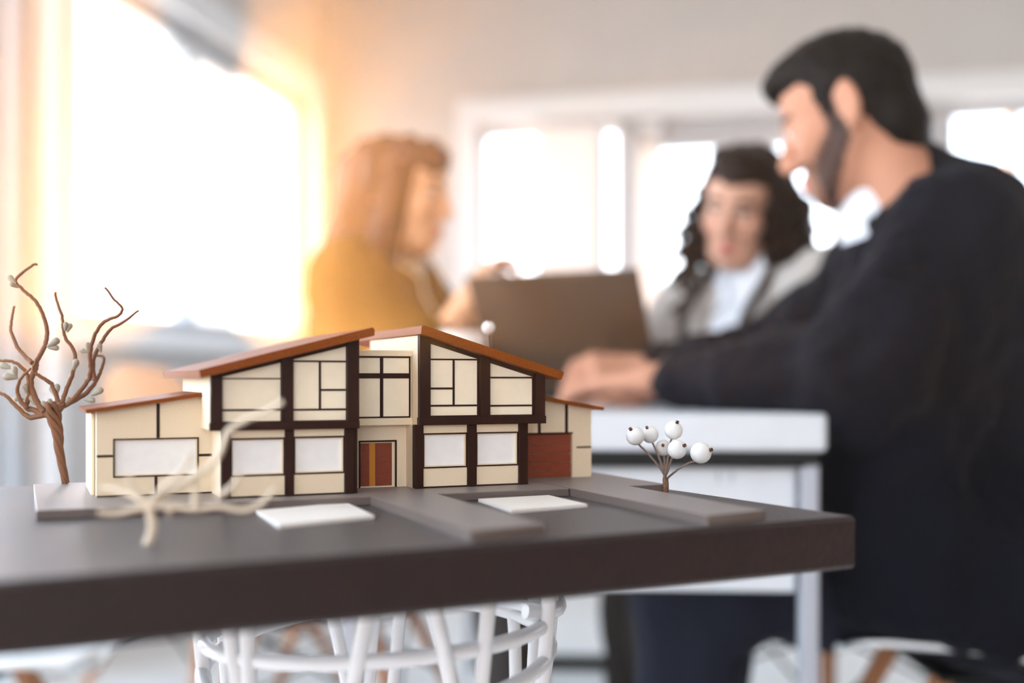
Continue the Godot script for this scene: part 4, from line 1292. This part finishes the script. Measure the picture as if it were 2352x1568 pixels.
func woman_dark() -> void:
	var base := Vector3(0.58, 0, -2.30)
	var t := person("dark curly haired woman in white shirt and pale grey blazer", base)
	var B := func(v: Vector3) -> Vector3: return v - base
	var neck := Vector3(0.470, 0.992, -2.19)
	var chest := Vector3(0.50, 0.86, -2.22)
	var belly := Vector3(0.56, 0.68, -2.27)
	var hip := Vector3(0.64, 0.52, -2.36)
	var shL := Vector3(0.575, 0.945, -2.06)
	var elL := Vector3(0.51, 0.80, -2.02)
	var wrL := Vector3(0.34, 0.795, -2.13)
	var shR := Vector3(0.375, 0.93, -2.31)
	var elR := Vector3(0.30, 0.80, -2.52)
	var wrR := Vector3(0.21, 0.795, -2.34)
	var torso := [[hip, belly, 0.135, 0.112], [belly, chest, 0.112, 0.112], [chest, neck, 0.105, 0.05], [chest + Vector3(0.03, 0.03, 0.05), shL, 0.085, 0.056], [chest + Vector3(-0.04, 0.03, -0.03), shR, 0.085, 0.056],
		[chest + Vector3(-0.05, -0.03, 0.08), chest + Vector3(-0.09, -0.03, -0.01), 0.065, 0.065]]
	var arms := [[shL, elL, 0.05, 0.038], [elL, wrL, 0.036, 0.025], [shR, elR, 0.05, 0.038], [elR, wrR, 0.036, 0.025]]
	var legs := [[hip + Vector3(-0.02, -0.02, 0.08), Vector3(0.30, 0.50, -2.26), 0.085, 0.058], [Vector3(0.30, 0.50, -2.26), Vector3(0.30, 0.09, -2.30), 0.055, 0.04], [hip + Vector3(-0.05, -0.02, -0.08), Vector3(0.24, 0.50, -2.42), 0.085, 0.058], [Vector3(0.24, 0.50, -2.42), Vector3(0.26, 0.09, -2.46), 0.055, 0.04]]
	var st := st_new()
	var tone := Color(0.66, 0.37, 0.26)
	var all := shifted(torso + arms + legs, base)
	var e := bounds(all, 0.05)
	var f := Field.new(e[0], e[1], 0.015)
	bones(f, all, -0.006, 0.04)
	f.nets(st, Transform3D.IDENTITY, func(_p: Vector3) -> Color: return tone)
	var head := Transform3D(frame_of(Vector3(-0.52, -0.30, 0.78), Vector3(0.16, 1, 0.1)) * 0.90, B.call(Vector3(0.440, 1.120, -2.16)))
	f = head_field(0.0055)
	f.nets(st, head, head_color(Color(0.05, 0.03, 0.025), false, tone))
	hand(st, Transform3D(frame_of(Vector3(-0.95, -0.03, -0.25), Vector3(0, 1, 0.1)), B.call(wrL)), -1.0, [0.2, 0.4, 0.3], 0.8, tone)
	hand(st, Transform3D(frame_of(Vector3(-0.1, -0.03, 0.9), Vector3(0, 1, 0.1)), B.call(wrR)), 1.0, [0.2, 0.4, 0.3], 0.8, tone)
	commit(st, "body", M.skin, t)
	# hair: a shell parted at the side and many curls
	f = Field.new(Vector3(-0.15, -0.22, -0.17), Vector3(0.17, 0.15, 0.12), 0.0065)
	f.ell(Vector3(0, 0.036, -0.028), Vector3(0.088, 0.088, 0.105), 0.02)
	f.ell(Vector3(0, -0.07, -0.07), Vector3(0.095, 0.10, 0.06), 0.04)
	f.ell(Vector3(0.092, -0.07, -0.04), Vector3(0.052, 0.105, 0.06), 0.04)
	f.ell(Vector3(-0.080, -0.05, -0.03), Vector3(0.035, 0.10, 0.05), 0.04)
	f.ell(Vector3(0, 0.085, 0.02), Vector3(0.068, 0.040, 0.075), 0.03)
	f.ell(Vector3(0, -0.035, 0.085), Vector3(0.070, 0.098, 0.075), 0.012, true)
	st = st_new()
	f.nets(st, head, null, folds(31, 0.016, 22.0))
	var r := RandomNumberGenerator.new()
	r.seed = 15
	for k in 120:
		var a := r.randf_range(0.66, TAU - 0.66)       # 0 is straight ahead
		var top := Vector3(sin(a) * 0.080, r.randf_range(-0.02, 0.075), cos(a) * 0.09 - 0.022)
		var ln := r.randf_range(0.12, 0.25)
		var side: float = signf(top.x)
		var pts := []
		var ph := r.randf() * TAU
		var cr := r.randf_range(0.009, 0.017)
		var turns := r.randf_range(13.0, 20.0)
		for i in 25:
			var q := i / 24.0
			pts.append(head * Vector3(top.x * (1 + 0.45 * q) + side * (0.050 if side > 0.0 else 0.03) * q + cos(ph + q * turns) * cr * minf(q * 4, 1), top.y - q * ln, top.z * (1 + 0.15 * q) + 0.02 * q + sin(ph + q * turns) * cr * minf(q * 4, 1)))
		tube(st, pts, 0.0062, 0.0035, 5)
	commit(st, "hair", M.hair_brown, t)
	cloth("shirt", shifted(torso.slice(1), base), 0.007, 0.012, M.white_cotton, t, [[B.call(neck + Vector3(0, 0.03, 0)), B.call(neck + Vector3(-0.05, 0.2, 0.03)), 0.052, 0.08]], folds(33, 0.010, 9.0))
	st = st_new()
	for s in [-1.0, 1.0]:
		var ft := frame_of(Vector3(-0.72, -0.1, 0.62))
		var o: Vector3 = B.call(neck)
		var p := [Vector3(0.0, -0.045, 0.085), Vector3(s * 0.045, 0.035, 0.045), Vector3(s * 0.062, 0.045, -0.01), Vector3(s * 0.085, 0.0, 0.01), Vector3(s * 0.072, -0.07, 0.085)]
		var q := []
		for v in p: q.append(o + ft * v)
		sheet(st, func(u: float, v: float) -> Vector3:
			var a: Vector3 = q[0].lerp(q[1], minf(u * 2, 1)) if u < 0.5 else q[1].lerp(q[2], u * 2 - 1)
			var b: Vector3 = q[4].lerp(q[3], u)
			return a.lerp(b, v), 8, 4, 0.003)
	commit(st, "shirt_collar", M.white_cotton, t)
	var jl := torso.duplicate()
	jl += [[shL, elL, 0.064, 0.052], [elL, wrL + (elL - wrL).normalized() * 0.02, 0.050, 0.036], [shR, elR, 0.062, 0.050], [elR, wrR + (elR - wrR).normalized() * 0.02, 0.050, 0.036]]
	var fw := Vector3(-0.76, 0, 0.65)
	cloth("blazer", shifted(jl, base), 0.018, 0.012, M.grey_cloth, t, [[B.call(neck + Vector3(0, 0.0, 0)), B.call(neck + Vector3(-0.03, 0.2, 0.03)), 0.075, 0.10],
		[B.call(neck + fw * 0.10), B.call(chest + fw * 0.18), 0.055, 0.055], [B.call(chest + fw * 0.18), B.call(belly + fw * 0.15), 0.055, 0.045]], folds(35, 0.014, 8.0))
	# dark lining edges of the open blazer
	for s in [-1.0, 1.0]:
		st = st_new()
		var ft := frame_of(fw)
		var pts := []
		for v in [Vector3(s * 0.060, 0.045, -0.005), Vector3(s * 0.078, -0.02, 0.075), Vector3(s * 0.070, -0.11, 0.135), Vector3(s * 0.055, -0.24, 0.125)]:
			pts.append(B.call(neck) + ft * v)
		tube(st, spline(pts, 5), 0.010, 0.010, 7)
		commit(st, "lapel_edge", M.dark_cloth, t)
	cloth("trousers", shifted(legs + [[hip, hip + Vector3(-0.02, 0.03, 0), 0.135, 0.13]], base), 0.014, 0.014, M.dark_cloth, t, [], folds(36, 0.014, 7.0))
	shoe(t, B.call(Vector3(0.30, 0.001, -2.30)), Vector3(-1, 0, 0.2))
	shoe(t, B.call(Vector3(0.26, 0.001, -2.46)), Vector3(-1, 0, 0.2))

func woman_copper() -> void:
	var base := Vector3(-0.34, 0, -2.37)
	var t := person("woman with long copper hair and khaki jacket seated in profile at the left", base)
	var B := func(v: Vector3) -> Vector3: return v - base
	var neck := Vector3(-0.245, 1.035, -2.37)
	var chest := Vector3(-0.285, 0.89, -2.37)
	var belly := Vector3(-0.325, 0.70, -2.37)
	var hip := Vector3(-0.38, 0.52, -2.38)
	var shR := Vector3(-0.315, 0.975, -2.215)
	var elR := px(968, 842, 2.12)
	var wrR := px(1058, 712, 2.10)
	var shL := Vector3(-0.235, 0.975, -2.52)
	var elL := px(1075, 860, 2.38)
	var wrL := px(1100, 735, 2.22)
	var torso := [[hip, belly, 0.135, 0.110], [belly, chest, 0.110, 0.112], [chest, neck, 0.10, 0.05], [chest + Vector3(0.0, 0.03, 0.06), shR, 0.085, 0.056], [chest + Vector3(0.01, 0.03, -0.06), shL, 0.085, 0.056],
		[chest + Vector3(0.075, -0.03, 0.05), chest + Vector3(0.075, -0.03, -0.05), 0.062, 0.062]]
	var arms := [[shR, elR, 0.05, 0.038], [elR, wrR, 0.036, 0.025], [shL, elL, 0.05, 0.038], [elL, wrL, 0.036, 0.025]]
	var legs := [[hip + Vector3(0.02, -0.02, 0.08), Vector3(-0.02, 0.50, -2.28), 0.085, 0.058], [Vector3(-0.02, 0.50, -2.28), Vector3(0.0, 0.09, -2.28), 0.055, 0.04], [hip + Vector3(0.02, -0.02, -0.08), Vector3(-0.02, 0.50, -2.47), 0.085, 0.058], [Vector3(-0.02, 0.50, -2.47), Vector3(0.02, 0.09, -2.49), 0.055, 0.04]]
	var st := st_new()
	var tone := Color(0.78, 0.43, 0.26)
	var all := shifted(torso + arms + legs, base)
	var e := bounds(all, 0.05)
	var f := Field.new(e[0], e[1], 0.015)
	bones(f, all, -0.006, 0.04)
	f.nets(st, Transform3D.IDENTITY, func(_p: Vector3) -> Color: return tone)
	var head := Transform3D(frame_of(Vector3(0.92, -0.12, 0.30), Vector3(-0.05, 1, 0)) * 0.97, B.call(Vector3(-0.226, 1.172, -2.35)))
	f = head_field(0.0055)
	f.nets(st, head, head_color(Color(0.20, 0.09, 0.04), false, tone))
	hand(st, Transform3D(frame_of(Vector3(0.42, 0.78, -0.45), Vector3(-0.75, 0.45, 0.3)), B.call(wrR)), 1.0, [0.35, 0.6, 0.5], 0.6, tone)
	hand(st, Transform3D(frame_of(Vector3(0.80, 0.16, 0.40), Vector3(0.0, 1.0, 0.0)), B.call(wrL)), -1.0, [0.3, 0.5, 0.4], 0.6, tone)
	commit(st, "body", M.skin, t)
	f = Field.new(Vector3(-0.15, -0.40, -0.21), Vector3(0.15, 0.15, 0.13), 0.0068)
	f.ell(Vector3(0, 0.034, -0.026), Vector3(0.086, 0.090, 0.104), 0.02)
	f.cap(Vector3(0.0, 0.0, -0.06), Vector3(0, -0.30, -0.105), 0.088, 0.075, 0.04)
	f.ell(Vector3(0, 0.075, 0.035), Vector3(0.066, 0.045, 0.066), 0.03)
	for s in [-1.0, 1.0]:
		f.cap(Vector3(s * 0.074, 0.03, 0.014), Vector3(s * 0.088, -0.31, -0.01), 0.025, 0.042, 0.03)
	f.ell(Vector3(0, -0.045, 0.10), Vector3(0.072, 0.100, 0.084), 0.012, true)
	st = st_new()
	f.nets(st, head, null, folds(51, 0.016, 18.0, Vector3(1, 0.14, 1)))
	var r := RandomNumberGenerator.new()
	r.seed = 25
	for k in 90:
		var a := r.randf_range(0.95, TAU - 0.95)
		var pts := []
		var ln := r.randf_range(0.24, 0.36)
		var ph := r.randf() * TAU
		for i in 9:
			var q := i / 8.0
			pts.append(head * Vector3(sin(a) * (0.086 + 0.014 * sin(q * 4 + ph)), 0.05 - ln * q, cos(a) * 0.098 - 0.026 - 0.06 * q))
		tube(st, pts, 0.0045, 0.002, 5)
	commit(st, "hair", M.hair_copper, t)
	cloth("shirt", shifted(torso.slice(1), base), 0.007, 0.013, M.sand_cotton, t, [[B.call(neck + Vector3(0, 0.03, 0)), B.call(neck + Vector3(0.05, 0.2, 0.0)), 0.052, 0.08]], folds(53, 0.010, 9.0))
	var jl := torso.duplicate()
	jl += [[shR, elR, 0.066, 0.054], [elR, elR.lerp(wrR, 0.25), 0.052, 0.046], [shL, elL, 0.064, 0.052], [elL, elL.lerp(wrL, 0.3), 0.050, 0.046]]
	cloth("jacket", shifted(jl, base), 0.018, 0.013, M.khaki_cloth, t, [[B.call(neck), B.call(neck + Vector3(0.03, 0.2, 0)), 0.075, 0.10], [B.call(neck + Vector3(0.10, 0, 0.03)), B.call(chest + Vector3(0.19, 0, 0.03)), 0.06, 0.07], [B.call(chest + Vector3(0.19, 0, 0.03)), B.call(belly + Vector3(0.16, 0, 0.03)), 0.07, 0.05]], folds(55, 0.014, 8.0))
	cloth("trousers", shifted(legs + [[hip, hip + Vector3(0.02, 0.03, 0), 0.135, 0.13]], base), 0.014, 0.014, M.dark_cloth, t, [], folds(56, 0.014, 7.0))
	shoe(t, B.call(Vector3(0.0, 0.001, -2.28)), Vector3(1, 0, 0.1))
	shoe(t, B.call(Vector3(0.02, 0.001, -2.49)), Vector3(1, 0, -0.1))
